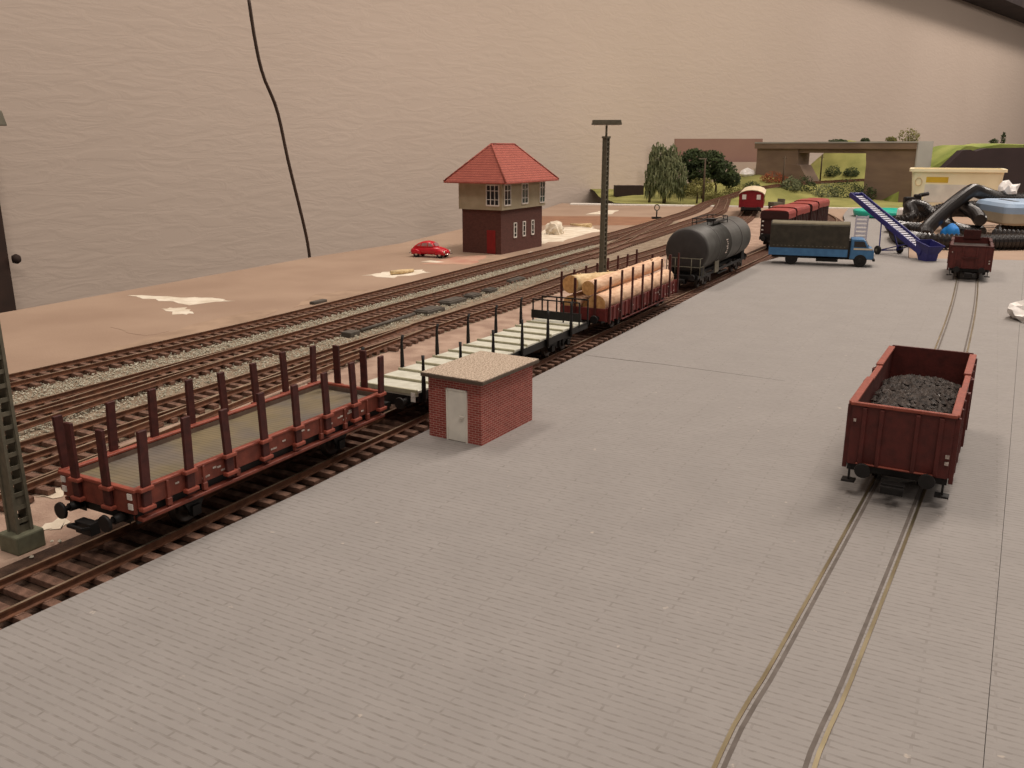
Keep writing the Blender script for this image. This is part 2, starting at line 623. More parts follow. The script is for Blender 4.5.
# boards
tb = MB().prism([(-60, 0), (0, 0), (34, 60), (100, 168), (100, 184), (50, 184), (11, 197), (5.6, 175), (-14.6, 113.9), (-23, 99), (-38.3, 65.9), (-62, 14)], -2.2, ZB).build('trackbed_board', 'board')
struct(tb)


def smear(pts, z, name, m, jag=.25, n=5, parent=None):
    """thin irregular patch lying on a board"""
    q = []
    k = len(pts)
    for i in range(k):
        a, b = Vector(pts[i]), Vector(pts[(i + 1) % k])
        for j in range(n):
            p = a.lerp(b, j / n)
            q.append((p.x + random.uniform(-jag, jag), p.y + random.uniform(-jag, jag)))
    return MB().prism(q, z, z + .015).build(name, m, parent)


rb = struct(MB().prism([(43.3, 95), (75, 89.5), (170, 78), (170, 176), (80, 174.6), (62.4, 138)], -2.2, -.05).build('far_table_board', 'board'))
# street slab in two sections with the joint between them
street = struct(MB().prism([(-22.6, 2), (2, 2), (21.4, 35.37), (54.8, 93.0), (43.2, 94.9), (62.2, 138), (79.7, 174.7), (66.5, 174.7), (58.6, 156), (54.8, 145), (48.6, 132), (29.2, 95.4), (26.23, 91.5), (17.07, 74.3), (13.5, 67.4), (7.64, 56.1), (1.3, 44.45), (-3.6, 35.4), (-7.32, 28.6), (-10.98, 22.5), (-12.87, 19.4)],
                  -.44, 0, 0, 1).build('paved_street', ['street', 'streetside']))
struct(MB().prism([(2.018, 2), (40, 2), (110, 60), (110, 85), (75, 89.4), (54.815, 93.0), (21.415, 35.37)], -.44, -.02, 0, 1).build('paved_street', ['street', 'streetside']))

MB().tube([(4.26, 49.25, 0), (5.08, 48.75, 0), (6.59, 47.9, 0), (8.27, 47.08, 0), (11.21, 45.29, 0), (14.15, 43.43, 0)], [.008, .018, .022, .014, .012, .006], 6).build('hairline_crack', 'groove', street)
# marks on the board behind the tracks
smear([(-32.5, 73.2), (-30.3, 71.5), (-26, 68.5), (-22.7, 70.2), (-24.5, 71.5), (-28, 72)], ZB, 'plaster_stain', 'plaster', .35, 5, tb)
smear([(-27.5, 66.8), (-25.2, 64.0), (-23.8, 64.8), (-25.5, 67)], ZB, 'plaster_stain', 'plaster', .3, 5, tb)
smear([(-27.8, 59.6), (-24.6, 56.5), (-23.4, 58.2), (-25.4, 61.2)], ZB, 'plaster_stain', 'board', .3, 5, tb)
smear([(-14.6, 84.8), (-11.5, 83.2), (-8.3, 86.8), (-9.3, 88.6), (-12.5, 87.4)], ZB, 'plaster_stain', 'plaster', .3, 5, tb)
smear([(-10.0, 95.3), (-8.2, 94.2), (-7.4, 95), (-9, 96.3)], ZB + .006, 'plaster_stain', 'plaster', .0, 2, tb)
smear([(-9.6, 93.0), (-4.2, 93.0), (-2.6, 101), (-6.2, 100.0)], ZB, 'reddish_stain', 'redpaint', .4, 5, tb)
smear([(-3.9, 92.6), (0.3, 97.4), (-2.2, 102), (-3.2, 98)], ZB + .004, 'dark_stain', 'darkstain', .4, 5, tb)
smear([(-25.6, 50), (-22, 53.4), (-18.5, 59.5), (-18.0, 66.8), (-20.0, 65.4), (-22.6, 60.4)], ZB, 'dark_stain', 'darkstain', .22, 5, tb)
smear([(-17.2, 67), (-14.2, 70.6), (-12.4, 76.0), (-14, 76.2), (-16.8, 73.4)], ZB, 'dark_stain', 'darkstain', .3, 5, tb)
smear([(2.2, 110.5), (6.2, 116), (13.5, 131), (12.8, 139), (5, 136), (3, 122)], ZB, 'plaster_stain', 'plaster', .8, 5, tb)
smear([(2.2, 104.5), (.3, 98.0), (1.0, 97.7), (4.6, 104.8)], ZB + .006, 'plaster_stain', 'plaster', .1, 3, tb)
smear([(13.5, 164), (18.5, 164), (21, 175), (18.2, 175)], ZB + .02, 'plaster_stain', 'plaster', .5, 4, tb)
smear([(-15.6, 26.3), (-14.9, 26.2), (-14.7, 26.8), (-15.3, 27.1)], ZB + .03, 'plaster_stain', 'plaster', .12, 4, tb)
smear([(-17.0, 29.0), (-16.3, 28.9), (-16.1, 29.7), (-16.8, 29.8)], ZB + .03, 'plaster_stain', 'plaster', .12, 4, tb)
MB().prism([(4.5, 140.8), (15, 140.8), (22.5, 141.2), (29, 156), (15.9, 159.5), (5.2, 159.5)], ZB, ZB + .02).build('painted_brown_strip', 'band', tb)

# brown and gravel beds under the tracks


def spline(pts, step):
    """centripetal-ish Catmull-Rom through pts, resampled every step"""
    P = [Vector((p[0], p[1], p[2] if len(p) > 2 else 0.)) for p in pts]
    P = [P[0] * 2 - P[1]] + P + [P[-1] * 2 - P[-2]]
    fine = []
    for i in range(1, len(P) - 2):
        for k in range(24):
            t = k / 24
            a, b, c, e = P[i - 1:i + 3]
            fine.append(.5 * ((2 * b) + (c - a) * t + (2 * a - 5 * b + 4 * c - e) * t * t + (3 * b - a - 3 * c + e) * t ** 3))
    fine.append(P[-2])
    out, acc = [fine[0]], 0.
    for a, b in zip(fine, fine[1:]):
        L = (b - a).length
        while acc + L >= step:
            a = a.lerp(b, (step - acc) / L)
            L = (b - a).length
            acc = 0.
            out.append(a.copy())
        acc += L
    return out


def frames(pts):
    fr = []
    for i, p in enumerate(pts):
        d = (pts[min(i + 1, len(pts) - 1)] - pts[max(i - 1, 0)])
        d.z = 0
        d.normalize()
        fr.append((p, d, Vector((-d.y, d.x, 0))))
    return fr


def ribbon(fr, a, b, z0, z1, mi=0):
    """solid strip between offsets a..b (left positive)"""
    rings = []
    for p, d, n in fr:
        A, B = p + n * a, p + n * b
        rings.append([(A.x, A.y, p.z + z0), (B.x, B.y, p.z + z0), (B.x, B.y, p.z + z1), (A.x, A.y, p.z + z1)])
    return MB().loft(rings, mi, False)


def sweep(fr, prof, off, mi_top, parent, name='rail', mats=('railrust', 'railtop')):
    rings = [[(p + n * (off + y)).to_tuple()[:2] + (p.z + z,) for y, z in prof] for p, d, n in fr]
    k = len(prof)
    vs = [q for r in rings for q in r]
    mb = MB()
    for j in range(k):
        fs = [(i * k + j, i * k + (j + 1) % k, (i + 1) * k + (j + 1) % k, (i + 1) * k + j) for i in range(len(rings) - 1)]
        mb.add(vs, fs, 1 if j == mi_top else 0)
    mb.add(rings[0], [tuple(range(k))[::-1]], 0)
    mb.add(rings[-1], [tuple(range(k))], 0)
    return mb.build(name, list(mats), parent)


RAIL = [(-.1, -.25), (.1, -.25), (.1, -.22), (.02, -.19), (.02, -.07), (.045, -.055), (.045, 0), (-.045, 0), (-.045, -.055), (-.02, -.07), (-.02, -.19), (-.1, -.22)]
sl = MB().box(-.165, .165, -1.5, 1.5, -.45, -.25)
sl.box(-.13, .13, .72, 1.02, -.25, -.225).box(-.13, .13, -1.02, -.72, -.25, -.225)
SL0 = sl.build('sleeper', 'sleeper', None, .02, 1)
SL_ME = SL0.data
SLN = [0]


def put_sleepers(t, pts, step=.8, near=100, skip=lambda p: False):
    fr = frames(spline(pts, step))
    fr = [f for f in fr if not skip(f[0])]
    rest = MB()
    for i, (p, d, n) in enumerate(fr):
        rz = math.atan2(d.y, d.x) + random.uniform(-.03, .03)
        if i < near:
            s = SL0 if SLN[0] == 0 else SL0.copy()
            if SLN[0]:
                col.objects.link(s)
            SLN[0] += 1
            s.parent = t
            s.location = (p.x, p.y, p.z + ZR - .001)
            s.rotation_euler = (0, 0, rz)
        else:
            T = Matrix.Translation((p.x, p.y, p.z + ZR - .001)) @ Matrix.Rotation(rz, 4, 'Z')
            rest.box(-.165, .165, -1.5, 1.5, -.45, -.25, 0, T)
    if rest.v:
        r = rest.build('sleepers', 'sleeper', t)
        r['kind'] = 'stuff'


def track(label, pts, group=None, rails=True):
    t = thing('railway_track', label, 'railway track', (0, 0, 0), 0, group)
    fr = frames([p + Vector((0, 0, ZR)) for p in spline(pts, 1.2)])
    for s in (.865, -.865):
        sweep(fr, RAIL, s, 6, t)
    put_sleepers(t, pts)
    return t


TA = [(-38.5, 22), (-32, 33.4), (-25.4, 45.2), (-19.1, 55.8), (-15.5, 62.3), (-9.05, 75.3), (-2.5, 88.7), (6.65, 106.8), (16.4, 127.2), (24.3, 145), (33.6, 166.9), (41.0, 187.5, .2), (47.9, 197, 1.1), (53.9, 201.5, 2.4), (60.7, 206, 3.1), (64.6, 209, 3.3), (71, 213.4, 3.5), (77, 217, 3.65), (90, 224, 3.9), (106, 232, 4)]
TB = [(-37.5, 12), (-32, 21.5), (-27, 30.2), (-22.16, 39.2), (-16.9, 49), (-13.65, 54.9), (-8, 66.5), (-2.1, 78), (6, 94.6), (14.7, 112.5), (19.6, 123), (29.6, 145), (38.2, 165.3), (42.8, 181), (46.4, 194, .8)]
TC = [SP(s, 10.75) for s in (-52, -40, -28, -16, -4, 8, 18)] + [SP(30, 11.4), SP(42, 11.7), (20, 108.1), (30, 128.5), (37.5, 145), (43.0, 161), (47.4, 177), (50.5, 190)]
TS = [(SP(s) if s > -26 else (SP(s)[0] - .0012 * (s + 26) ** 2, SP(s)[1])) for s in range(-52, 56, 6)] + [SP(62), SP(74), SP(86), SP(96), (52.2, 144), (55.6, 156), (58.2, 170), (60, 182)]
track('rearmost railway track, nearest the signal tower and the red car', TA)
track('middle railway track with grey ballast, second from the signal tower', TB)
tC = track('third railway track from the signal tower, with grey slabs along its far side', TC)
track('front railway track along the street edge carrying the wagon train', TS)
# turnout branches
fb = [SP(6, 10.75), SP(-4.5, 9.85), SP(-11.5, 9.15), SP(-15.6, 8.72), SP(-20, 8.25), SP(-24.7, 7.8), SP(-35, 6.9), SP(-52, 5.6)]
frb = frames([p + Vector((0, 0, ZR)) for p in spline(fb, 1.2)])
tt = thing('turnout', 'turnout branch leaving the third track behind the near stake wagon', 'railway turnout')
for s_ in (.8, -.8):
    sweep(frb, RAIL, s_, 6, tt)
sweep(frb[22:34], RAIL, .58, 6, tt, 'check_rail')
put_sleepers(tt, fb, .8, 100, lambda p: (p - Vector((*SP(-14, 10.75), 0))).length < 14 and (p - Vector((*SP(0, 0), 0))).dot(Vector((*SN, 0))) > 8.3)
fd = [SP(-2, 16.0), SP(-8, 15.8), SP(-12, 15.5), SP(-20, 14.6), SP(-27, 13.7), SP(-40, 12.6)]
frd = frames([p + Vector((0, 0, ZR)) for p in spline(fd, 1.2)])
tt = thing('turnout', 'turnout branch leaving the middle track at the left picture edge', 'railway turnout')
for s_ in (.8, -.8):
    sweep(frd, RAIL, s_, 6, tt)
fx = [(8, 97.8), (12.4, 107.5), (16, 118.5), (20.0, 130), (25.0, 145.2)]
frx = frames([p + Vector((0, 0, ZR)) for p in spline(fx, 1.5)])
tt = thing('turnout', 'crossover joining the two rear tracks behind the lamp mast', 'railway turnout')
for s_ in (.8, -.8):
    sweep(frx, RAIL, s_, 6, tt)
put_sleepers(tt, fx)

fa, fb2, fc, fs = [frames(spline(t, 2.0)) for t in (TA, TB, TC, TS)]
strip = [f for f in fs if f[0].y < 175]
ribbon(strip, -1.9, 2.5, ZB, ZB + .02).build('brown_track_bed', 'bed', tb)
la = [f for f in fa if f[0].y < 150]
rings = []
for p, d_, n_ in la:
    q = min(fc, key=lambda f: abs((f[0] - p).dot(d_)))
    A, B = p + n_ * 1.7, q[0] - q[2] * 1.5
    rings.append([(A.x, A.y, ZB), (B.x, B.y, ZB), (B.x, B.y, ZB + .03), (A.x, A.y, ZB + .03)])
MB().loft(rings, 0, False).build('gravel_track_bed', 'gravel', tb)
rs = random.Random(3)
st = MB()


def scatter(fr, a, b, y0, y1, dens, r):
    for p, d, n in fr:
        if not (y0 < p.y < y1):
            continue
        for _ in range(int(dens * abs(b - a) * 2)):
            q = p + d * rs.uniform(-1, 1) + n * rs.uniform(a, b)
            st.stone((q.x, q.y, ZB + .03 + rs.uniform(0, .12)), rs.uniform(.6, 1.3) * r, 0, rs)


scatter(fa, -3.4, -1.25, 28, 112, 44, .056)
scatter(fa, -1.2, 1.2, 28, 105, 6, .05)
scatter(fb2, -3.1, -1.3, 28, 95, 30, .056)
scatter(fb2, -1.2, 1.2, 28, 105, 6, .05)
scatter(fs, 1.7, 2.6, 16, 30, 1.2, .06)
ribs = [f for f in fs if f[0].y < 150]
rings = []
for p, d_, n_ in ribs:
    q = min(fc, key=lambda f: abs((f[0] - p).dot(d_)))
    A, B = p + n_ * 2.4, q[0] - q[2] * 1.2
    rings.append([(A.x, A.y, ZB), (B.x, B.y, ZB), (B.x, B.y, ZB + .015), (A.x, A.y, ZB + .015)])
MB().loft(rings, 0, False).build('sandy_strip', 'sand', tb)
ball = st.build('ballast', 'stone')
ball['kind'] = 'stuff'
tag(ball, 'loose pale grey ballast stones between the rear tracks', 'ballast')

# street track: two flush rails with a groove beside each
STR = [(1.3, 7.2), (4.93, 14.39), (7.0, 17.75), (12.2, 26.3), (18.6, 37.0), (26.6, 51.2), (34.2, 65), (41.7, 79.2), (47, 89.6), (49.2, 93.2)]
stt = thing('street_track', 'brass coloured rails set flush in the grey street under the ore wagons', 'street track')
fst = frames([p + Vector((0, 0, .03)) for p in spline(STR, 1.0)])
FL = [(-.045, -.2), (.045, -.2), (.045, 0), (-.045, 0)]
GR = [(-.05, -.05), (.05, -.05), (.05, -.024), (-.05, -.024)]
for s_ in (.86, -.86):
    sweep(fst, FL, s_, 2, stt, 'rail', ('railrust', 'brass'))
    sweep(fst, GR, s_ - math.copysign(.16, s_), 9, stt, 'groove', ('groove', 'groove'))

# ------------------------------------------------------------------ rail vehicles (x along, y left, z up from rail head)




def wheels(parent, x, r=.52):
    mb = MB().cyl((x, -1.15, r), (x, 1.15, r), .08, None, 8)
    for s in (-1, 1):
        y0 = s * .86
        prof = [(.09, .1), (r * .4, .1), (r * .45, .03), (r * .8, .03), (r * .86, .08), (r, .08), (r, -.02), (r + .08, -.03), (r + .08, -.09), (.09, -.09)]
        n = 22
        vs, fs = [], []
        for q, yy in prof:
            for k in range(n):
                t = 2 * math.pi * k / n
                vs.append((x + q * math.cos(t), y0 + s * yy, r + q * math.sin(t)))
        for i in range(len(prof) - 1):
            for k in range(n):
                fs.append((i * n + k, i * n + (k + 1) % n, (i + 1) * n + (k + 1) % n, (i + 1) * n + k))
        mb.add(vs, fs, 0, True)
    return mb.build('wheelset', 'wheel', parent)


def buffers(parent, L, z=1.2, y=1.0, m='black', ends=(0, 1), out=.72):
    for e in ends:
        x, s = (0, -1) if e == 0 else (L, 1)
        for sy in (-1, 1):
            mb = MB().cyl((x, sy * y, z), (x + s * out * .55, sy * y, z), .15, .13, 12)
            mb.cyl((x + s * out * .5, sy * y, z), (x + s * out * .9, sy * y, z), .08, None, 10)
            mb.cyl((x + s * out * .88, sy * y, z), (x + s * out, sy * y, z), .27, .25, 18)
            mb.box(x - .02 * s if s < 0 else x, x + .02 * s if s > 0 else x, sy * y - .22, sy * y + .22, z - .22, z + .22)
            mb.build('buffer', m, parent)


def coupler(parent, L, ends=(0, 1), z=.74):
    for e in ends:
        x, s = (0, -1) if e == 0 else (L, 1)
        mb = MB().box(min(x, x + s * .5), max(x, x + s * .5), -.14, .14, z - .14, z + .08)
        mb.box(min(x + s * .4, x + s * .72), max(x + s * .4, x + s * .72), -.36, .36, z - .16, z + .22)
        mb.bar((x + s * .7, -.32, z + .1), (x + s * .95, -.32, z + .16), .1)
        mb.bar((x + s * .7, .32, z + .1), (x + s * .95, .32, z + .16), .1)
        mb.bar((x + s * .95, -.34, z + .16), (x + s * .95, .34, z + .16), .1)
        mb.build('coupler', 'black', parent, .02)


def axleguards(parent, xs, m='black', y=1.28, r=.52):
    for x in xs:
        for s in (-1, 1):
            mb = MB().prism([(x - .5, 1.05), (x + .5, 1.05), (x + .16, .35), (x - .16, .35)], 0, .06, 0, None, Matrix(((1, 0, 0, 0), (0, 0, 1, s * y - .03), (0, 1, 0, 0), (0, 0, 0, 1))))
            mb.box(x - .17, x + .17, s * y - .12, s * y + .12, r - .18, r + .16)
            mb.tube([(x - .72, s * y, .98), (x - .4, s * y, .86), (x, s * y, .8), (x + .4, s * y, .86), (x + .72, s * y, .98)], .06, 6)
            mb.build('axle_guard', m, parent)


def bogie(parent, x, wb=2.1, m='black', r=.52):
    """bogie side frames plus its two wheelsets; nested under one part"""
    mb = MB()
    for s in (-1, 1):
        y = s * 1.2
        mb.prism([(x - wb / 2 - .55, .62), (x - wb / 2 - .5, .95), (x - .6, 1.0), (x + .6, 1.0), (x + wb / 2 + .5, .95), (x + wb / 2 + .55, .62), (x + wb / 2 - .35, .62), (x + .5, .42), (x - .5, .42), (x - wb / 2 + .35, .62)], 0, .1, 0, None, Matrix(((1, 0, 0, 0), (0, 0, 1, y - .05), (0, 1, 0, 0), (0, 0, 0, 1))))
        for q in (-1, 1):
            mb.box(x + q * wb / 2 - .2, x + q * wb / 2 + .2, y - .14, y + .14, r - .17, r + .18)
            mb.cyl((x + q * .22, y + s * .08, .45), (x + q * .22, y + s * .08, .85), .1, None, 8)
    mb.box(x - .25, x + .25, -1.2, 1.2, .6, .95)
    b = mb.build('bogie', m, parent, .015, 1)
    for q in (-1, 1):
        wheels(b, x + q * wb / 2, r)
    return b


def lettering(parent, x0, x1, z0, z1, y, k, seed, axis='y'):
    """tiny illegible rows of white marks on a side board"""
    r_ = random.Random(seed)
    mb = MB()
    for _ in range(k):
        x = r_.uniform(x0, x1)
        z = r_.uniform(z0, z1)
        L_ = r_.uniform(.08, .3)
        mb.box(x, x + L_, min(y, y + math.copysign(.006, y)), max(y, y + math.copysign(.006, y)), z, z + .06)
    return mb.build('lettering', 'mark', parent)


def place_s(o, s, n=0.):
    x, y = SP(s, n)
    o.location = (x, y, ZR)
    o.rotation_euler = (0, 0, SYAW)


# --- rust red flat wagon with wooden stakes, nearest
def flat_wagon():
    t = thing('stake_flat_wagon', 'rust red flat wagon with wooden stakes, nearest on the front track', 'railway wagon')
    L, H = 11.8, 1.62
    MB().box(.05, L - .05, -1.2, 1.2, .95, 1.42).box(.5, L - .5, -.9, .9, .7, .96).build('underframe', 'black', t, .02)
    MB().box(.1, L - .1, -H + .1, H - .1, 1.42, 1.84).build('deck', 'plank', t)
    MB().box(.03, L - .03, -H + .05, -H + .1, 1.8, 2.0).box(.03, L - .03, H - .1, H - .05, 1.8, 2.0).box(.0, .06, -H + .1, H - .1, 1.8, 2.0).box(L - .06, L, -H + .1, H - .1, 1.8, 2.0).build('inner_lining', 'linerbrown', t)
    for s in (-1, 1):
        mb = MB().box(0, L, s * H - .06, s * H + .06, 1.45, 2.08)
        mb.box(0, L, s * H - .1, s * H + .1, 2.02, 2.1, 1)
        for i in range(17):
            x = .35 + i * (L - .7) / 16
            if i % 2:
                mb.box(x - .05, x + .05, s * (H + .06) - .05, s * (H + .06) + .05, 1.42, 2.02)
                mb.box(x - .09, x + .09, s * (H + .08) - .06, s * (H + .08) + .06, 1.22, 1.46)
        mb.build('side_board', ['wagonred', 'rimred'], t, .015, 1)
        MB().box(0, L, min(s * (H - .25), s * (H + .16)), max(s * (H - .25), s * (H + .16)), 1.06, 1.18).build('sill', ['wagonred'], t, .02, 1)
        MB().box(0, L, s * (H - .12) - .05, s * (H - .12) + .05, .96, 1.46).build('sill_web', 'black', t)
        lettering(t, .9, 10.4, 1.55, 1.9, s * (H + .066), 20, 5 + s)
    for x in (0, L):
        q = -1 if x == 0 else 1
        mb = MB().box(min(x, x + q * .12), max(x, x + q * .12), -H, H, 1.3, 2.06)
        mb.box(min(x - q * .03, x + q * .15), max(x - q * .03, x + q * .15), -H - .1, H + .1, 2.0, 2.1, 1)
        mb.build('end_board', ['wagonred', 'rimred'], t, .015, 1)
        mb = MB()
        for y in (-H + .12, H - .12):
            for z in (1.55, 1.86):
                mb.box(min(x + q * .12, x + q * .16), max(x + q * .12, x + q * .16), y - .09, y + .09, z - .09, z + .09)
        mb.build_each('lamp_bracket', 'white', t)
    pos = [(.22 + i * (L - .44) / 7, s) for i in range(8) for s in (-1, 1)]
    for i, (x, s) in enumerate(pos):
        h = 3.72 + random.uniform(-.12, .1)
        y = s * (H + .13)
        a = random.uniform(-.05, .05)
        MB().prism([(x - .15, y - .06), (x + .15, y - .06), (x + .15, y + .06), (x - .15, y + .06)], 1.3, h, 0, None, Matrix.Translation((-a * 1.3, 0, 0)) @ Matrix(((1, 0, a, 0), (0, 1, 0, 0), (0, 0, 1, 0), (0, 0, 0, 1)))).build('stake', 'stake', t, .015, 1)
        mb = MB()
        for z in (1.38, 1.98):
            mb.box(x - .24, x + .24, min(s * (H + .04), s * (H + .26)), max(s * (H + .04), s * (H + .26)), z, z + .13)
        mb.build_each('stake_pocket', 'rimred', t, .03)
    for x in (0, L):
        q = -1 if x == 0 else 1
        for y in (-.62, .78):
            xx = x + q * .2
            MB().box(xx - .06, xx + .06, y - .15, y + .15, 1.3, 3.72 + random.uniform(-.1, .1)).build('stake', 'stake', t, .015, 1)
            mb = MB()
            for z in (1.34, 1.95):
                mb.box(min(x + q * .1, x + q * .32), max(x + q * .1, x + q * .32), y - .24, y + .24, z, z + .12)
            mb.build_each('stake_pocket', 'rimred', t, .03)
    for x in (2.3, L - 2.3):
        wheels(t, x)
    axleguards(t, (2.3, L - 2.3))
    buffers(t, L, 1.12)
    coupler(t, L)
    return t


place_s(flat_wagon(), -26.4, .25)


# --- black low wagon with pale slabs
def deck_wagon():
    t = thing('low_flat_wagon', 'black flat wagon with pale plank deck and thin iron stakes behind the brick hut', 'railway wagon')
    L, H = 17.6, 1.55
    MB().box(0, L + .9, -1.0, 1.0, .7, 1.2).box(.1, L + .7, -H, -H + .16, .95, 1.35).box(.1, L + .7, H - .16, H, .95, 1.35).build('underframe', 'black', t, .02)
    n = 12
    for i in range(n):
        x0, x1 = i * L / n, (i + 1) * L / n - .03
        b = MB().add([(x0, -H + .02, 1.46), (x1, -H + .02, 1.41), (x1, H - .02, 1.41), (x0, H - .02, 1.46), (x0, -H + .02, 1.22), (x1, -H + .02, 1.2), (x1, H - .02, 1.2), (x0, H - .02, 1.22)],
                     [(0, 1, 2, 3), (7, 6, 5, 4), (0, 4, 5, 1), (1, 5, 6, 2), (2, 6, 7, 3), (3, 7, 4, 0)]).build('deck_slab', 'deckpale', t, .01, 1)
        MB().box(x0 - .03, x0 + .06, -H + .0, H - .0, 1.3, 1.52).build('edge_strip', 'decklip', b, .015, 1)
    for s in (-1, 1):
        for i in range(6):
            x = .35 + i * 3.05
            mb = MB().tube([(x, s * (H + .1), .95), (x, s * (H + .1), 1.7), (x, s * (H + .1), 2.7), (x + .06, s * (H + .06), 3.0)], [.1, .1, .06, .075], 8)
            mb.build('stake', 'black', t)
    for k, (x, yl) in enumerate(((L - .6, 1), (L + .65, 1))):
        mb = MB()
        if k == 0:
            mb.box(x - .05, x + .05, -H - .1, H + .1, 1.55, 2.05)
        top = 2.7
        for y in (-H, -.5, .55, H):
            mb.bar((x, y, 1.2), (x, y, top), .075)
        mb.bar((x, -H, top), (x, H, top), .075)
        mb.build('end_railing', 'black', t)
    MB().box(L - .65, L + .75, -H, H, 1.2, 1.3).build('platform', 'black', t)
    mb = MB()
    for z in (1.08, 1.3):
        mb.box(-.05, 0, -H + .1, -H + .32, z - .1, z + .1)
        mb.box(-.05, 0, H - .32, H - .1, z - .1, z + .1)
    mb.build_each('lamp_bracket', 'white', t)
    for x in (3.2, L - 2.6):
        bogie(t, x)
    buffers(t, L + .9, 1.0, 1.0, 'black', (0, 1), .6)
    coupler(t, L + .9)
    MB().box(7.4, 9.6, -1.3, -1.1, .35, .75).box(5.5, 11.6, -.06, .06, .3, .7).build_each('brake_gear', 'black', t)
    return t


place_s(deck_wagon(), -12.1, .15)


# --- stake wagon with logs
def log_wagon():
    t = thing('log_stake_wagon', 'dark red stake wagon carrying five peeled logs in front of the tank wagon', 'railway wagon')
    L, H = 14.2, 1.55
    MB().box(0, L, -1.25, 1.25, .75, 1.15).build('underframe', 'black', t, .02)
    MB().box(.05, L - .05, -H + .06, H - .06, 1.15, 1.32).build('deck', 'plank', t)
    for s in (-1, 1):
        mb = MB().box(0, L, s * H - .05, s * H + .05, .88, 1.78)
        for i in range(20):
            x = .35 + i * (L - .7) / 19
            mb.box(x - .06, x + .06, s * (H + .06) - .06, s * (H + .06) + .06, .8, 1.8)
        mb.box(2.6, L - 2.6, s * (H + .05) - .04, s * (H + .05) + .04, .62, .7)
        mb.build('side_board', 'wagonred2', t, .015, 1)
        lettering(t, .6, 13, .95, 1.6, s * (H + .14), 16, 25 + s)
        for i in range(8):
            x = .25 + i * (L - .5) / 7
            MB().box(x - .075, x + .075, s * (H + .15) - .06, s * (H + .15) + .06, .78, 3.85 + random.uniform(-.1, .12)).build('stake', 'stake', t, .012, 1)
    for x in (0, L):
        q = -1 if x == 0 else 1
        MB().box(min(x, x + q * .1), max(x, x + q * .1), -H, H, .95, 1.75).build('end_board', 'wagonred2', t, .015, 1)
        for y in (-.85, .55):
            MB().box(x + q * .17 - .06, x + q * .17 + .06, y - .075, y + .075, 1.0, 3.6).build('stake', 'stake', t, .012, 1)
    for x in (2.6, L - 2.6):
        wheels(t, x)
    axleguards(t, (2.6, L - 2.6))
    buffers(t, L, 1.12)
    coupler(t, L)
    return t


LW = (8.7, .0)
place_s(log_wagon(), *LW)


def log(label, a, b, r0, r1, m, bend=.06, seed=1):
    """a,b: (x, y, z) in the log wagon's axes; each log is its own thing"""
    rr = random.Random(seed)
    a, b = Vector(a), Vector(b)
    nseg, n = 14, 16
    d = (b - a).normalized()
    u = d.cross(Vector((0, 0, 1))).normalized()
    v = u.cross(d)
    rings = []
    for i in range(nseg + 1):
        f = i / nseg
        c = a.lerp(b, f) + u * math.sin(f * 3.1) * bend + v * math.sin(f * 6) * bend * .5
        r = r0 + (r1 - r0) * f
        rings.append([c + (u * math.cos(2 * math.pi * k / n) + v * math.sin(2 * math.pi * k / n)) * r * (1 + rr.uniform(-.035, .035)) for k in range(n)])
    mb = MB().loft(rings, 0, True, False)
    mb.add(rings[0], [tuple(range(n))[::-1]], 1)
    mb.add(rings[-1], [tuple(range(n))], 1)
    for _ in range(5):
        f = rr.uniform(.1, .9)
        c = a.lerp(b, f) + v * (r0 + (r1 - r0) * f) * .93 + u * rr.uniform(-.2, .2)
        mb.cyl(c, c + v * .07 + d * .05, .09, .05, 7)
    o = mb.build('log', [m, 'logend'])
    place_s(o, *LW)
    return tag(o, label, 'log', 'logs on the stake wagon')


log('thick pinkish log lying low along the near stakes of the red stake wagon', (.1, -.83, 1.95), (13.7, -.85, 2.0), .62, .6, 'logbark', .03, 1)
log('long pinkish log on top of the load, between the near and far logs', (.4, -.12, 2.9), (13.9, -.1, 3.0), .47, .5, 'logbark', .04, 2)
log('pale yellow log lifted at its front end on top of the load', (.1, 1.0, 3.12), (8.8, .75, 2.72), .58, .3, 'logpale', .04, 3)
log('thin log at the bottom of the far side, under the pale yellow log', (.2, 1.02, 1.86), (12.5, .98, 1.86), .52, .5, 'logbark', .03, 4)
log('dark ended log in the bottom middle of the load', (.9, .14, 1.68), (12.8, .14, 1.68), .32, .31, 'logbark', .02, 5)


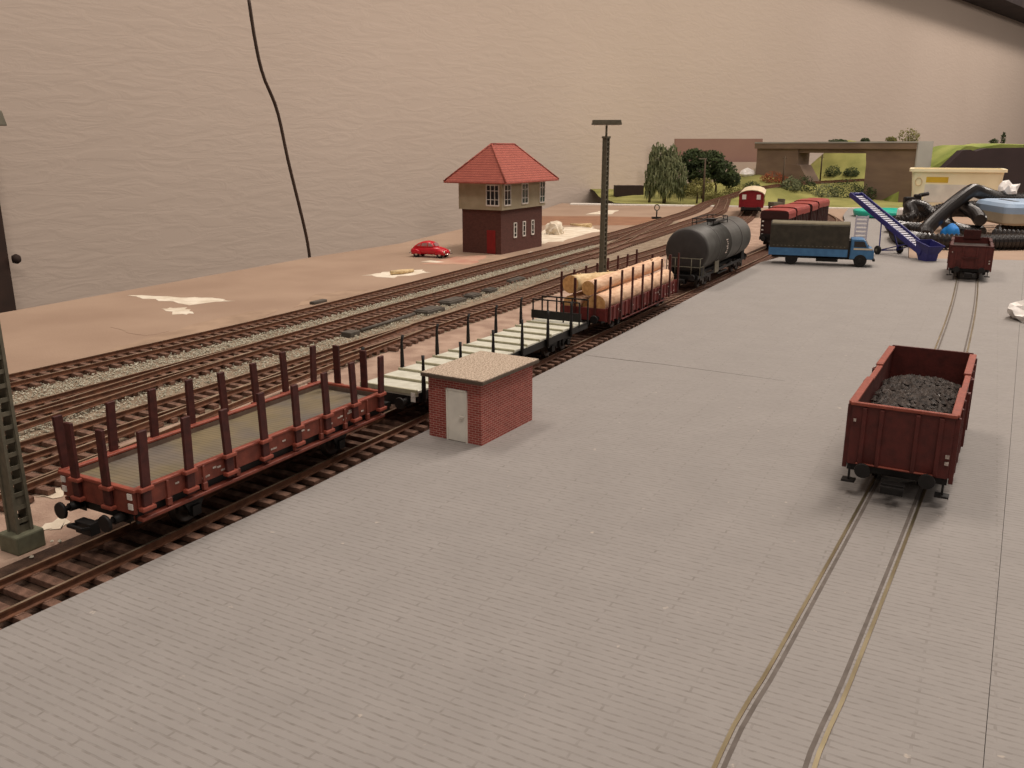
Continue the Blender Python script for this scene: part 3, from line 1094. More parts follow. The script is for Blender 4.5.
# --- tank wagon
def tank_wagon():
    t = thing('tank_wagon', 'dark grey bogie tank wagon behind the log wagon', 'railway wagon')
    L = 16.2
    MB().box(.0, L, -.55, .55, .85, 1.15).box(0, .25, -1.35, 1.35, .85, 1.2).box(L - .25, L, -1.35, 1.35, .85, 1.2).box(0, L, -1.3, -1.12, .9, 1.12).box(0, L, 1.12, 1.3, .9, 1.12).build('underframe', 'black', t, .02)
    r, zc, x0, x1 = 1.9, 3.2, .75, L - .6
    prof = [(.05, -.14), (.9, -.1), (1.45, -.02), (1.7, .06), (1.82, .14), (r, .3)]
    for x, q in ((x0, 1), (x1, -1)):
        MB().lathe([(a_ + .012, x + q * (z_ - .012)) for a_, z_ in prof[:5]] + [(1.8, x + q * .2), (.05, x + q * .2)], (0, 0, zc), 40, 0, 'x').build('tank_end', 'tankend', t)
    P = [(q, x0 + z) for q, z in prof]
    xm = (x0 + x1) / 2
    P += [(r, xm - .2), (r + .05, xm - .2), (r + .05, xm + .2), (r, xm + .2)]
    P += [(q, x1 - z) for q, z in reversed(prof)]
    mb = MB().lathe(P, (0, 0, zc), 40, 0, 'x')
    mb.build('tank_barrel', 'tank', t)
    MB().lathe([(r, x0 + 3.6), (r + .03, x0 + 3.62), (r + .03, x0 + 3.74), (r, x0 + 3.76)], (0, 0, zc), 40, 0, 'x').lathe([(r, x1 - 3.76), (r + .03, x1 - 3.74), (r + .03, x1 - 3.62), (r, x1 - 3.6)], (0, 0, zc), 40, 0, 'x').build_each('tank_band', 'tankend', t)
    MB().cyl((xm - .4, 0, zc + r - .1), (xm - .4, 0, zc + r + .22), .42, None, 18).cyl((xm - .4, 0, zc + r + .2), (xm - .4, 0, zc + r + .28), .48, None, 18).build('hatch', 'tankend', t)
    mb = MB()
    zt = zc + r + .12
    for y in (-.75, .75):
        mb.box(xm - 3.0, xm + 1.6, y - .18, y + .18, zt - .06, zt)
    mb.build_each('walkway', 'black', t)
    mb = MB()
    ring = [(xm - 3.0, -.95), (xm + 1.6, -.95), (xm + 1.9, -.5), (xm + 1.9, .5), (xm + 1.6, .95), (xm - 3.0, .95), (xm - 3.2, .5), (xm - 3.2, -.5), (xm - 3.0, -.95)]
    mb.tube([(x, y, zt + .32) for x, y in ring], .045, 6)
    for x, y in ring[:-1]:
        mb.bar((x, y, zt - .3), (x, y, zt + .32), .06)
    mb.build('top_railing', 'black', t)
    # end platform railing
    mb = MB()
    for z in (1.9, 2.62):
        mb.tube([(.1, -1.45, z), (.1, 1.45, z)], .04, 6)
        mb.tube([(.1, -1.45, z), (1.1, -1.45, z)], .04, 6)
    for y in (-1.45, -.7, .7, 1.45):
        mb.tube([(.1, y, 1.1), (.1, y, 2.62)], .04, 6)
    mb.tube([(1.1, -1.45, 1.1), (1.1, -1.45, 2.62)], .04, 6)
    mb.build('end_railing', 'mast', t)
    mb = MB()
    for x in (1.4, L - 1.3):
        for y in (-1, 1):
            mb.prism([(x - .5, y * 1.25 - .08), (x + .5, y * 1.25 - .08), (x + .5, y * 1.25 + .08), (x - .5, y * 1.25 + .08)], 1.1, 1.95)
        mb.box(x - .3, x + .3, -1.2, 1.2, 1.1, 1.6)
    mb.build_each('saddle', 'black', t)
    MB().box(4.1, 5.3, -1.62, -1.55, 1.0, 2.0).build('side_plate', 'mast', t)
    mb = MB()
    for k in range(7):
        a0 = -.02 - k * .1
        y, z = -(r + .03) * math.cos(a0 + .28), zc + (r + .03) * math.sin(a0 + .28)
        mb.box(xm - 1.75 + .12 * (k % 3), xm - 1.2 - .1 * (k % 2), y - .012, y + .012, z - .07, z + .03)
    mb.build('lettering', 'mark', t)
    MB().cyl((xm, -.9, 1.1), (xm, -.9, .5), .16, None, 10).box(xm - 1.5, xm + 1.5, -1.2, -1.1, .55, .68).build('outlet_pipe', 'black', t)
    for x in (2.6, L - 2.6):
        bogie(t, x, 2.1, 'wheel')
    buffers(t, L, 1.12)
    coupler(t, L)
    return t


place_s(tank_wagon(), 29.2, .0)


# --- telescopic hood wagons
def hood_wagon(label):
    t = thing('hooded_coil_wagon', label, 'railway wagon', (0, 0, 0), 0, 'red hooded wagons')
    L, H = 13.2, 1.6
    MB().box(0, L, -1.2, 1.2, .85, 1.3).box(0, L, -H, -H + .2, 1.0, 1.4).box(0, L, H - .2, H, 1.0, 1.4).build('underframe', 'black', t, .02)
    for i, (x0, x1, h, wd) in enumerate(((.0, 4.2, 4.5, 1.66), (4.5, 8.7, 4.62, 1.74), (9.0, L, 4.5, 1.66))):
        b = h - 1.0
        MB().box(x0 + .15, x1 - .15, -wd + .14, wd - .14, 1.4, b + .3).build('body', 'hooddark', t)
        pr = [(-wd, b), (-wd, h - .42), (-wd + .12, h - .14), (-wd + .4, h - .03), (-.6, h + .02), (.6, h + .02), (wd - .4, h - .03), (wd - .12, h - .14), (wd, h - .42), (wd, b)]
        hd = MB().loft([[(x, y, z) for y, z in pr] for x in (x0, x1)], 0, False).build('hood', 'hood', t, .03)
        for x in (x0, x1):
            MB().loft([[(x + dx, y * .985, min(z, h - .1)) for y, z in pr] for dx in (-.03, .03)], 0, False).build('hood_end', 'hooddark', hd)
        for s in (-1, 1):
            for k in range(4):
                x = x0 + .5 + k * (x1 - x0 - 1) / 3
                MB().box(x - .06, x + .06, min(s * (wd - .1), s * (wd - .02)), max(s * (wd - .1), s * (wd - .02)), 1.4, b).build('side_post', 'stake', t)
    mb = MB()
    for x in (.25, L - .25):
        mb.box(x - .4, x + .4, -H + .1, H - .1, 1.3, 1.7)
    mb.build_each('end_wall', 'black', t)
    mb = MB()
    for z in (1.6, 2.1, 2.6, 3.1):
        mb.box(-.06, 0, H - .42, H - .2, z, z + .14)
    mb.build_each('ladder_rung', 'white', t)
    for x in (2.4, L - 2.4):
        bogie(t, x)
    buffers(t, L, 1.15)
    coupler(t, L)
    return t


fS = frames(spline(TS, .5))


def on_track(o, fr, y0):
    k = min(range(len(fr)), key=lambda i: abs(fr[i][0].y - y0))
    a = fr[k][0]
    b = fr[min(k + 26, len(fr) - 1)][0]
    o.location = (a.x, a.y, a.z + ZR)
    o.rotation_euler = (0, 0, math.atan2(b.y - a.y, b.x - a.x))


h1 = hood_wagon('red hooded wagon just behind the blue truck')
on_track(h1, fS, 103.4)
h2 = copy_tree(h1)
h2['label'] = 'farther red hooded wagon, coupled beyond the one behind the blue truck'
on_track(h2, fS, 116.6)


# --- maroon coach
def coach():
    t = thing('railway_coach', 'small maroon coach with a cream arched roof beyond the hooded wagons', 'railway coach')
    L, H = 13.5, 1.62
    MB().box(0, L, -1.3, 1.3, .8, 1.25).build('underframe', 'black', t, .02)
    pr = [(-H, 1.2), (-H, 3.4), (-1.35, 3.75), (-.8, 4.0), (0, 4.1), (.8, 4.0), (1.35, 3.75), (H, 3.4), (H, 1.2)]
    MB().loft([[(x, y, z) for y, z in pr] for x in (.05, L - .05)], 0, False).build('body', 'coach', t)
    rp = [(-H - .1, 3.42), (-1.4, 3.85), (-.8, 4.12), (0, 4.24), (.8, 4.12), (1.4, 3.85), (H + .1, 3.42), (1.35, 3.74), (.8, 4.0), (0, 4.12), (-.8, 4.0), (-1.35, 3.74)]
    MB().loft([[(x, y, z) for y, z in rp] for x in (-.12, L + .12)], 0, False).build('roof', 'cream', t)
    for y in (-.95, .95):
        MB().box(-.03, .06, y - .26, y + .26, 2.6, 3.4).build('end_window', 'labelwhite', t)
    for s in (-1, 1):
        for k in range(7):
            x = 1.2 + k * 1.75
            MB().box(x - .5, x + .5, min(s * (H - .03), s * (H + .03)), max(s * (H - .03), s * (H + .03)), 2.3, 3.2).build('window', 'glassdark', t)
    for x in (2.6, L - 2.6):
        wheels(t, x)
    axleguards(t, (2.6, L - 2.6))
    buffers(t, L, 1.12)
    return t


c_ = coach()
on_track(c_, frames(spline(TC, .5)), 156)
c_.scale = (1.25, 1.3, 1.03)
c_.location.x += .7


# --- open ore / coal wagons on the street track
def open_wagon(label, loaded, m, L=9.8, W=1.58, H=3.2, group=None):
    t = thing('open_goods_wagon', label, 'railway wagon', (0, 0, 0), 0, group)
    zb = 1.1
    MB().box(.1, L - .1, -1.25, 1.25, .75, zb).box(0, .16, -W, W, .8, zb + .08).box(L - .16, L, -W, W, .8, zb + .08).build('underframe', 'black', t, .02)
    MB().box(.1, L - .1, -W + .08, W - .08, zb, zb + .12).build('wagon_floor', 'black', t)
    for s in (-1, 1):
        mb = MB().box(0, L, s * W - .06, s * W + .06, zb - .05, H)
        for k in range(9):
            x = .12 + k * (L - .24) / 8
            if k != 4:
                mb.box(x - .09, x + .09, s * (W + .1) - .07, s * (W + .1) + .07, zb - .25, H - .06)
        mb.box(L / 2 - 1.0, L / 2 + 1.0, s * (W + .05) - .05, s * (W + .05) + .05, zb - .12, H - .2)
        mb.build('side_wall', m, t, .015, 1)
        mb = MB().box(-.04, L * .38, s * W - .12, s * W + .14, H - .02, H + .08).box(L * .62, L + .04, s * W - .12, s * W + .14, H - .02, H + .08)
        mb.box(L * .38, L * .62, s * W - .12, s * W + .09, H - .08, H + .02)
        mb.build('top_rim', 'rimred' if m == 'wagonred' or loaded else 'stake', t, .015, 1)
        MB().box(L * .37, L * .40, s * (W + .18) - .06, s * (W + .18) + .06, zb, H - .1).box(L * .6, L * .63, s * (W + .18) - .06, s * (W + .18) + .06, zb, H - .1).build_each('door_hinge', m, t)
        lettering(t, .8, L - .9, zb + .3, zb + .8, s * (W + .1), 14, 41 + s)
    for e in (0, 1):
        x, q = (0, -1) if e == 0 else (L, 1)
        mb = MB().box(min(x, x + q * .1), max(x, x + q * .1), -W, W, zb - .05, H + (.12 if e else -.02))
        for y in (-W + .38, -.5, .62, W - .42):
            mb.box(min(x + q * .1, x + q * .2), max(x + q * .1, x + q * .2), y - .07, y + .07, zb, H - .08)
        mb.box(min(x + q * .1, x + q * .2), max(x + q * .1, x + q * .2), -W + .35, W - .3, zb - .0, zb + .045, 1)
        mb.build('end_wall', [m, 'rimred' if loaded else m], t, .012, 1)
        if e == 0:
            MB().box(-.16, -.0, -W - .06, W + .06, H - .03, H + .08).build('top_rim', 'rimred' if loaded else 'stake', t, .015, 1)
            mb = MB()
            for z in (1.55, 1.78):
                mb.box(-.17, -.1, -W + .02, -W + .14, z, z + .11)
            mb.box(-.17, -.1, W - .16, W - .08, H - .6, H - .5)
            mb.build_each('lamp_bracket', 'mark', t)
    for y in (-1, 1):
        mb = MB()
        for x in (0, L):
            mb.bar((x, y * (W - .1), 1.0), (x, y * (W - .1), .45), .07)
            mb.box(x - .2, x + .2, y * (W - .1) - .22, y * (W - .1) + .22, .4, .46)
        mb.build('step', 'black', t)
    for x in (2.1, L - 2.1):
        wheels(t, x)
    axleguards(t, (2.1, L - 2.1))
    buffers(t, L, 1.0, 1.0, 'black', (0, 1), .55)
    coupler(t, L, (0, 1), .55)
    return t


fst2 = frames(spline(STR, .25))


def on_street(o, y0, run):
    k = min(range(len(fst2)), key=lambda i: abs(fst2[i][0].y - y0))
    a = fst2[k][0]
    b = fst2[min(k + int(run / .25), len(fst2) - 1)][0]
    o.location = (a.x, a.y, .035)
    o.rotation_euler = (0, 0, math.atan2(b.y - a.y, b.x - a.x))


ow = open_wagon('reddish brown open wagon heaped with coal on the street track, nearer one', True, 'coalred')
on_street(ow, 27.9, 10)
ow.location = (13.08, 27.75, .035)
ow.rotation_euler.z += R(.8)
ow2 = open_wagon('brown open wagon with a low dark load at the far end of the street track', False, 'coalred', 8.2, 1.62, 3.05)
on_street(ow2, 78.2, 8)
MB().box(.2, 8.0, -1.5, 1.5, 1.2, 2.6).build('dark_load', 'darkbox', ow2)
MB().box(-.3, -.1, -.65, .65, 2.0, 2.1).build('brake_platform', 'stake', ow2)
MB().box(8.1, 8.3, -.75, .75, 3.0, 3.85).build('brake_cabin', 'stake', ow2)
# coal heap
rc = random.Random(11)
hm = MB()


def hz(x, y):
    u, v = (x - 5.0) / 4.5, y / 1.45
    return 1.75 + 1.15 * max(0, 1 - u * u) ** .8 * (1 - .45 * v * v) + .1 * math.sin(x * 2.3 + y * 3)


nx, ny = 26, 10
gv = [(.2 + i * 9.4 / nx, -1.45 + j * 2.9 / ny, hz(.2 + i * 9.4 / nx, -1.45 + j * 2.9 / ny) - .1) for i in range(nx + 1) for j in range(ny + 1)]
hm.add(gv, [(i * (ny + 1) + j, (i + 1) * (ny + 1) + j, (i + 1) * (ny + 1) + j + 1, i * (ny + 1) + j + 1) for i in range(nx) for j in range(ny)])
for _ in range(2600):
    x, y = rc.uniform(.3, 9.5), rc.uniform(-1.4, 1.4)
    hm.stone((x, y, hz(x, y) - .06), rc.uniform(.07, .135), 0, rc)
hp = hm.build('coal_load', 'coal')
hp.location = ow.location
hp.rotation_euler = ow.rotation_euler
hp['kind'] = 'stuff'
tag(hp, 'heap of black coal lumps filling the nearer open wagon', 'coal')

# ------------------------------------------------------------------ brick hut on the street (x away from its door end, y left)
HY = R(58.6)
t = thing('brick_hut', 'small red brick hut with gravelled flat roof and pale door at the street edge', 'hut', (-1.23, 33.31, 0), HY)
MB().box(0, 4.08, 0, 2.62, 0, 2.6).build('wall', 'brick', t)
MB().box(-.22, 4.3, -.22, 2.86, 2.6, 2.74, 1).box(-.2, 4.28, -.2, 2.84, 2.74, 2.78, 0).build('roof', ['gravelroof', 'roofedge'], t, .015, 1)
d_ = MB().box(-.05, .02, .74, 1.62, .02, 2.16).build('door', 'doorwhite', t, .015, 1)
MB().box(-.07, -.0, .67, .73, .0, 2.22).box(-.07, -.0, 1.63, 1.69, .0, 2.22).box(-.07, -.0, .67, 1.69, 2.16, 2.22).build('door_frame', 'doorwhite', t)
MB().cyl((-.05, .82, 1.12), (-.14, .82, 1.12), .03, None, 8).bar((-.13, .8, 1.12), (-.13, 1.02, 1.12), .05).build('handle', 'white', d_)

# ------------------------------------------------------------------ signal tower
TY = R(60.5)
TL, TW = 10.2, 5.3
t = thing('signal_tower', 'brick signal tower with hipped red tile roof and olive upper storey', 'signal box', (-1.27, 101.7, ZB), TY)
z1, z2, zr = 5.08, 8.25, 12.45
MB().box(0, TL, 0, TW, 0, z1).build('lower_wall', 'brickdark', t)
MB().box(-.28, TL + .28, -.28, TW + .28, z1, z2).build('upper_wall', 'olive', t)
e = 1.25
a, b, c, d2 = (-.28 - e, -.28 - e), (TL + .28 + e, -.28 - e), (TL + .28 + e, TW + .28 + e), (-.28 - e, TW + .28 + e)
ra, rb_ = TL / 2 - 2.7, TL / 2 + 2.7
ym = TW / 2
vs = [(*a, z2), (*b, z2), (*c, z2), (*d2, z2), (ra, ym, zr), (rb_, ym, zr), (*a, z2 - .16), (*b, z2 - .16), (*c, z2 - .16), (*d2, z2 - .16)]
MB().add(vs, [(0, 1, 5, 4), (1, 2, 5), (2, 3, 4, 5), (3, 0, 4), (6, 7, 1, 0), (7, 8, 2, 1), (8, 9, 3, 2), (9, 6, 0, 3), (9, 8, 7, 6)]).build('roof', 'rooftile', t)
mb = MB()
for p, q in ((0, 4), (1, 5), (2, 5), (3, 4)):
    P_, Q_ = Vector(vs[p]), Vector(vs[q])
    mb.tube([P_ + Vector((0, 0, .03)), Q_ + Vector((0, 0, .03))], .11, 6)
mb.tube([Vector(vs[4]), Vector(vs[5])], .12, 6)
mb.build('ridge_tiles', 'rooftile', t)


def tower_window(face, u0, u1, z0, z1, n, bars=True):
    """face 'front' is x=0, 'side' is y=0; offsets out of the wall"""
    up = face[0] == 'f'
    dep = -.28 if z0 > 5 else 0
    def bx(mb, ua, ub, za, zb, o0, o1):
        if up:
            mb.box(dep - o1, dep - o0, ua, ub, za, zb)
        else:
            mb.box(ua, ub, dep - o1, dep - o0, za, zb)
    g = MB()
    bx(g, u0, u1, z0, z1, -.05, .02)
    fr = MB()
    bx(fr, u0 - .06, u0 + .06, z0 - .06, z1 + .06, 0, .08)
    bx(fr, u1 - .06, u1 + .06, z0 - .06, z1 + .06, 0, .08)
    bx(fr, u0, u1, z0 - .1, z0 + .05, 0, .1)
    bx(fr, u0, u1, z1 - .05, z1 + .06, 0, .08)
    for k in range(1, n):
        u = u0 + (u1 - u0) * k / n
        bx(fr, u - .045, u + .045, z0, z1, 0, .07)
    if bars:
        for f_ in (.28, .72):
            zz = z0 + (z1 - z0) * f_
            bx(fr, u0, u1, zz - .035, zz + .035, 0, .06)
    w_ = fr.build('window', 'white', t)
    g.build('pane', 'glassdark', w_)


tower_window('front', .1, 1.75, z1 + .55, z2 - .35, 3)
tower_window('side', .25, 1.7, z1 + .55, z2 - .35, 2)
tower_window('side', 4.4, 5.9, z1 + .55, z2 - .35, 2)
tower_window('side', 9.0, 10.3, z1 + .45, z2 - .25, 2)
for u in (3.0, 5.2, 7.4):
    tower_window('side', u, u + .62, 1.75, 3.4, 1)
MB().box(-.06, .03, .75, 1.9, .05, 2.75).build('door', 'reddoor', t)

# ------------------------------------------------------------------ red beetle-shaped car
CY = math.atan2(-1.87, 4.86)
t = thing('car', 'small red rounded car parked beside the signal tower', 'car', (-9.25, 99.5, ZB), CY)
t.scale = (1.04, 1.04, 1.04)


def carring(x, hw, zb, zt, k=14, sq=2.6):
    zc, hh = (zb + zt) / 2, (zt - zb) / 2
    out = []
    for i in range(k):
        a_ = 2 * math.pi * i / k
        cx, sz = math.cos(a_), math.sin(a_)
        out.append((x, hw * math.copysign(abs(cx) ** (2 / sq), cx), zc + hh * math.copysign(abs(sz) ** (2 / sq), sz)))
    return out


mb = MB().loft([carring(*q) for q in ((-2.32, .35, .42, .72), (-2.15, .55, .36, .95), (-1.7, .68, .3, 1.08), (-1.0, .74, .28, 1.15), (0, .77, .28, 1.2), (.7, .76, .28, 1.22), (1.2, .68, .3, 1.16), (1.7, .55, .34, 1.03), (2.05, .36, .4, .82), (2.22, .2, .46, .66))])
mb.loft([carring(*q) for q in ((-2.12, .3, .7, .98), (-1.8, .48, .8, 1.26), (-1.35, .6, .85, 1.52), (-.8, .65, .85, 1.72), (-.2, .66, .85, 1.8), (.3, .63, .85, 1.72), (.6, .59, .85, 1.48), (.84, .52, .85, 1.2))])
for x in (-1.4, 1.42):
    for s in (-1, 1):
        mb.loft([carring(x + dx, .17 * f_, .4, .4 + .5 * f_) and [(px_, py_ + s * .72, pz_) for px_, py_, pz_ in carring(x + dx, .17 * f_, .32, .32 + .52 * f_)] for dx, f_ in ((-.62, .25), (-.45, .8), (-.2, 1.1), (.1, 1.12), (.35, .9), (.55, .3))])
mb.build('body', 'carred', t)
mb = MB()
for s in (-1, 1):
    mb.prism([(-.02, 1.24), (.56, 1.24), (.34, 1.55), (-.02, 1.6)], 0, .02, 0, None, Matrix(((1, 0, 0, 0), (0, 0, 1, s * .645 - .01), (0, 1, 0, 0), (0, 0, 0, 1))))
    mb.prism([(-.12, 1.24), (-.85, 1.24), (-.72, 1.55), (-.12, 1.6)], 0, .02, 0, None, Matrix(((1, 0, 0, 0), (0, 0, 1, s * .645 - .01), (0, 1, 0, 0), (0, 0, 0, 1))))
    mb.prism([(-.95, 1.24), (-1.4, 1.24), (-1.1, 1.46), (-.92, 1.52)], 0, .02, 0, None, Matrix(((1, 0, 0, 0), (0, 0, 1, s * .61 - .01), (0, 1, 0, 0), (0, 0, 0, 1))))
mb.add([(.78, -.45, 1.25), (.78, .45, 1.25), (.52, .43, 1.58), (.52, -.43, 1.58), (.84, -.45, 1.25), (.84, .45, 1.25), (.58, .43, 1.58), (.58, -.43, 1.58)], [(0, 1, 2, 3), (7, 6, 5, 4), (0, 4, 5, 1), (1, 5, 6, 2), (2, 6, 7, 3), (3, 7, 4, 0)])
mb.build_each('window_glass', 'carglass', t)
for x in (-1.4, 1.42):
    for s in (-1, 1):
        wh = MB().cyl((x, s * .62, .36), (x, s * .84, .36), .36, None, 18).build('wheel', 'rubber', t)
        MB().cyl((x, s * .84, .36), (x, s * .87, .36), .18, .14, 14).build('hubcap', 'chrome', wh)
for x, q in ((-2.35, -1), (2.3, 1)):
    MB().tube([(x - q * .2, -.82, .45), (x, -.6, .45), (x + q * .06, 0, .45), (x, .6, .45), (x - q * .2, .82, .45)], .06, 8).build('bumper', 'chrome', t)
for s in (-1, 1):
    MB().cyl((1.9, s * .72, .68), (2.02, s * .72, .66), .13, .1, 12).build('headlight', 'labelwhite', t)

# ------------------------------------------------------------------ blue truck with dark tarpaulin
KY = math.atan2(-3.1, 9.05)
t = thing('truck', 'blue model truck with a dark olive tarpaulin on the street beside the hooded wagons', 'truck', (31.6, 89.9, 0), KY)
# x from -4.6 (tail) to 5.3 (nose)
MB().box(-4.6, 4.6, -.45, .45, .62, .86).box(-.2, 1.9, -1.05, -.5, .4, .75).build('chassis', 'black', t)
MB().box(2.7, 3.1, -1.15, 1.15, .9, 2.6).build('cab_gap_filler', 'black', t)  # black filler box added to darken the gap behind the cab
MB().box(-4.9, 2.75, -1.4, 1.4, .95, 1.82).build('cargo_bed', 'blue', t, .03)
pr = [(-1.42, 1.7), (-1.42, 4.0), (-1.25, 4.24), (0, 4.38), (1.25, 4.24), (1.42, 4.0), (1.42, 1.7)]
mb = MB().loft([[(x, y, z) for y, z in pr] for x in (-4.85, 2.8)], 0, False)
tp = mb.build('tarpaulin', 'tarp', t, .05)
MB().loft([[(x, y * .99, z + .012) for y, z in ((-1.36, 4.12), (-1.25, 4.24), (0, 4.38), (1.25, 4.24), (1.36, 4.12), (0, 4.14))] for x in (-4.73, 2.73)], 0, False).build('tarpaulin_lit_top', 'tarplit', tp)  # thin paler sheet that paints the lit top of the tarpaulin
mb = MB()
for k in range(19):
    x = -4.5 + k * .38
    for s in (-1, 1):
        mb.box(x, x + .16, min(s * 1.42, s * 1.44), max(s * 1.42, s * 1.44), 1.92, 1.99)
mb.build('lacing', 'mast', tp)
side = [(2.95, .75), (5.1, .75), (5.25, .95), (5.22, 1.6), (5.02, 1.86), (4.72, 1.95), (4.35, 2.62), (4.1, 2.78), (3.0, 2.78)]
TXZ = Matrix(((1, 0, 0, 0), (0, 0, 1, 0), (0, 1, 0, 0), (0, 0, 0, 1)))
cb_ = MB().prism(side, -1.22, 1.22, 0, None, TXZ).build('cab', 'blue', t, .1, 3)
mb = MB()
for s in (-1, 1):
    mb.prism([(3.3, 1.98), (4.5, 1.98), (4.24, 2.55), (3.3, 2.55)], s * 1.22 - .02, s * 1.22 + .02, 0, None, TXZ)
mb.add([(4.72, -1.0, 2.02), (4.72, 1.0, 2.02), (4.41, .95, 2.58), (4.41, -.95, 2.58), (4.76, -1.0, 2.04), (4.76, 1.0, 2.04), (4.45, .95, 2.6), (4.45, -.95, 2.6)], [(0, 1, 2, 3), (7, 6, 5, 4), (0, 4, 5, 1), (1, 5, 6, 2), (2, 6, 7, 3), (3, 7, 4, 0)])
mb.build_each('cab_glass', 'glassdark', t)
MB().box(3.3, 5.05, -1.26, -1.2, 1.72, 1.88).box(3.3, 5.05, 1.2, 1.26, 1.72, 1.88).build_each('cab_stripe', 'cream', t)
MB().box(5.15, 5.38, -1.3, 1.3, .62, .84).build('bumper', 'black', t, .03)
for s in (-1, 1):
    MB().cyl((5.2, s * .85, 1.25), (5.3, s * .85, 1.25), .16, None, 14).build('headlight', 'labelwhite', t)
    for x in (-2.6, 4.0):
        wh = MB().cyl((x, s * .85, .62), (x, s * 1.32, .62), .62, None, 24).build('wheel', 'rubber', t, .06)
        MB().cyl((x, s * 1.3, .62), (x, s * 1.36, .62), .28, .22, 14).build('hub', 'black', wh)
    MB().box(-3.4, -1.8, s * 1.0 - .35, s * 1.0 + .35, 1.2, 1.3).build('mudguard', 'black', t)

# ------------------------------------------------------------------ conveyor belt loader
BX = Vector((-.245, .97, 0))
BN = Vector((.944, .33, 0))
t = thing('conveyor_loader', 'dark blue wheeled conveyor loader slanting up behind the truck cab', 'conveyor', (44.15, 92.6, 0), math.atan2(BX.y, BX.x))
sl_ = math.atan2(5.35, 13.0)
TB_ = Matrix.Translation((.2, 0, .75)) @ Matrix.Rotation(-sl_, 4, 'Y')
LB = 14.3
mb = MB()
for s in (-1, 1):
    mb.box(0, LB, s * .72 - .06, s * .72 + .06, -.22, .34, 0, TB_)
mb.box(0, LB, -.7, .7, -.2, -.12, 0, TB_)
mb.build('belt_frame', 'cblue', t)
mb = MB()
for k in range(26):
    x = .6 + k * (LB - .9) / 26
    mb.box(x, x + .26, -.62, .62, -.02, .1, 0, TB_)
mb.build('belt_rungs', 'rung', t)
MB().box(.1, LB, -.64, .64, -.12, -.02, 0, TB_).build('belt', 'darkbox', t)
MB().cyl(TB_ @ Vector((LB, -.66, .02)), TB_ @ Vector((LB, .66, .02)), .24, None, 14).build('head_roller', 'cblue', t)
rg = [[(-1.3, -.95, 1.6), (.9, -.95, 2.1), (.9, .95, 2.1), (-1.3, .95, 1.6)], [(-.8, -.68, .75), (.9, -.68, .75), (.9, .68, .75), (-.8, .68, .75)], [(-.7, -.65, .02), (.5, -.65, .02), (.5, .65, .02), (-.7, .65, .02)]]
mb = MB()
mb.loft(rg, 0, False, False)
mb.loft([[(x * .93, y * .93, z + .02) for x, y, z in r_] for r_ in rg], 0, False, False)
for k in range(4):
    a_, b_ = Vector(rg[0][k]), Vector(rg[0][(k + 1) % 4])
    mb.bar(a_, b_, .1)
mb.build('hopper', 'cblue', t)
mb = MB()
wx = 6.3
for s in (-1, 1):
    p_ = TB_ @ Vector((7.6, s * .62, -.1))
    mb.bar((wx, s * 1.25, .42), p_, .13)
    mb.bar((wx, s * 1.25, .42), TB_ @ Vector((2.4, s * .62, -.1)), .11)
mb.bar((wx, -1.35, .42), (wx, 1.35, .42), .13)
mb.build_each('support_leg', 'cblue', t)
for s in (-1, 1):
    wh = MB().cyl((wx, s * 1.3, .48), (wx, s * 1.6, .48), .48, None, 20).build('wheel', 'rubber', t, .05)
    MB().cyl((wx, s * 1.6, .48), (wx, s * 1.64, .48), .16, None, 12).build('hub', 'mast', wh)

# ------------------------------------------------------------------ lattice lamp masts


def lamp_mast(label, loc, rz, h, foot, head=True, wb=.66, wt=.42, group='lattice lamp masts', hh=1.35):
    t = thing('lamp_mast', label, 'lamp mast', loc, rz, group)
    MB().box(-foot, foot, -foot, foot, 0, .62).build('foot', 'maststone', t, .06, 2)
    hl = h * .915
    corners = ((-1, -1), (1, -1), (1, 1), (-1, 1))

    def at(c, z):
        k = (wb + (wt - wb) * (z - .7) / (hl - .7)) / 2
        return Vector((c[0] * k, c[1] * k, z))
    for s in (-1, 1):
        q0, q1, q2, q3 = at((-1, s), .5), at((1, s), .5), at((1, s), hl), at((-1, s), hl)
        dy = Vector((0, -s * .07, 0))
        MB().add([q0, q1, q2, q3, q0 + dy, q1 + dy, q2 + dy, q3 + dy], [(0, 1, 2, 3), (7, 6, 5, 4), (0, 4, 5, 1), (1, 5, 6, 2), (2, 6, 7, 3), (3, 7, 4, 0)]).build('channel', 'mast', t)
    n = int(h / .5)
    for s in (-1, 1):
        mb = MB()
        for i in range(n + 1):
            z = 1.0 + (hl - 1.0) * i / n
            mb.bar(at((s, -1), z), at((s, 1), z), .05, .13)
        for z0, z1_ in ((.5, .85), (1.5, 1.9)):
            a_, b_, e_, f_ = at((s, -1), z0), at((s, 1), z0), at((s, -1), z1_), at((s, 1), z1_)
            dx = Vector((-s * .05, 0, 0))
            mb.add([a_, b_, f_, e_, a_ + dx, b_ + dx, f_ + dx, e_ + dx], [(0, 1, 2, 3), (7, 6, 5, 4), (0, 4, 5, 1), (1, 5, 6, 2), (2, 6, 7, 3), (3, 7, 4, 0)])
        for c in (-1, 1):
            mb.bar(at((s, c), .5), at((s, c), hl), .1, .1)
        mb.build('lattice', 'mast', t)
    MB().box(-wt / 2 - .1, wt / 2 + .1, -wt / 2 - .1, wt / 2 + .1, hl - .1, hl + .08).cyl((0, 0, hl), (0, 0, h - .1), .1, None, 10).build('neck', 'mast', t)
    if head:
        hd = MB().prism([(-hh, h - .12), (hh, h - .12), (hh - .1, h + .3), (-hh + .1, h + .3)], -.55, .55, 0, None, TXZ).build('lamp_head', 'mast', t, .03)
        hd.rotation_euler = (0, 0, -rz)
        MB().box(-hh + .2, hh - .2, -.42, .42, h - .16, h - .12).build('lamp_glass', 'doorwhite', hd)
    return t


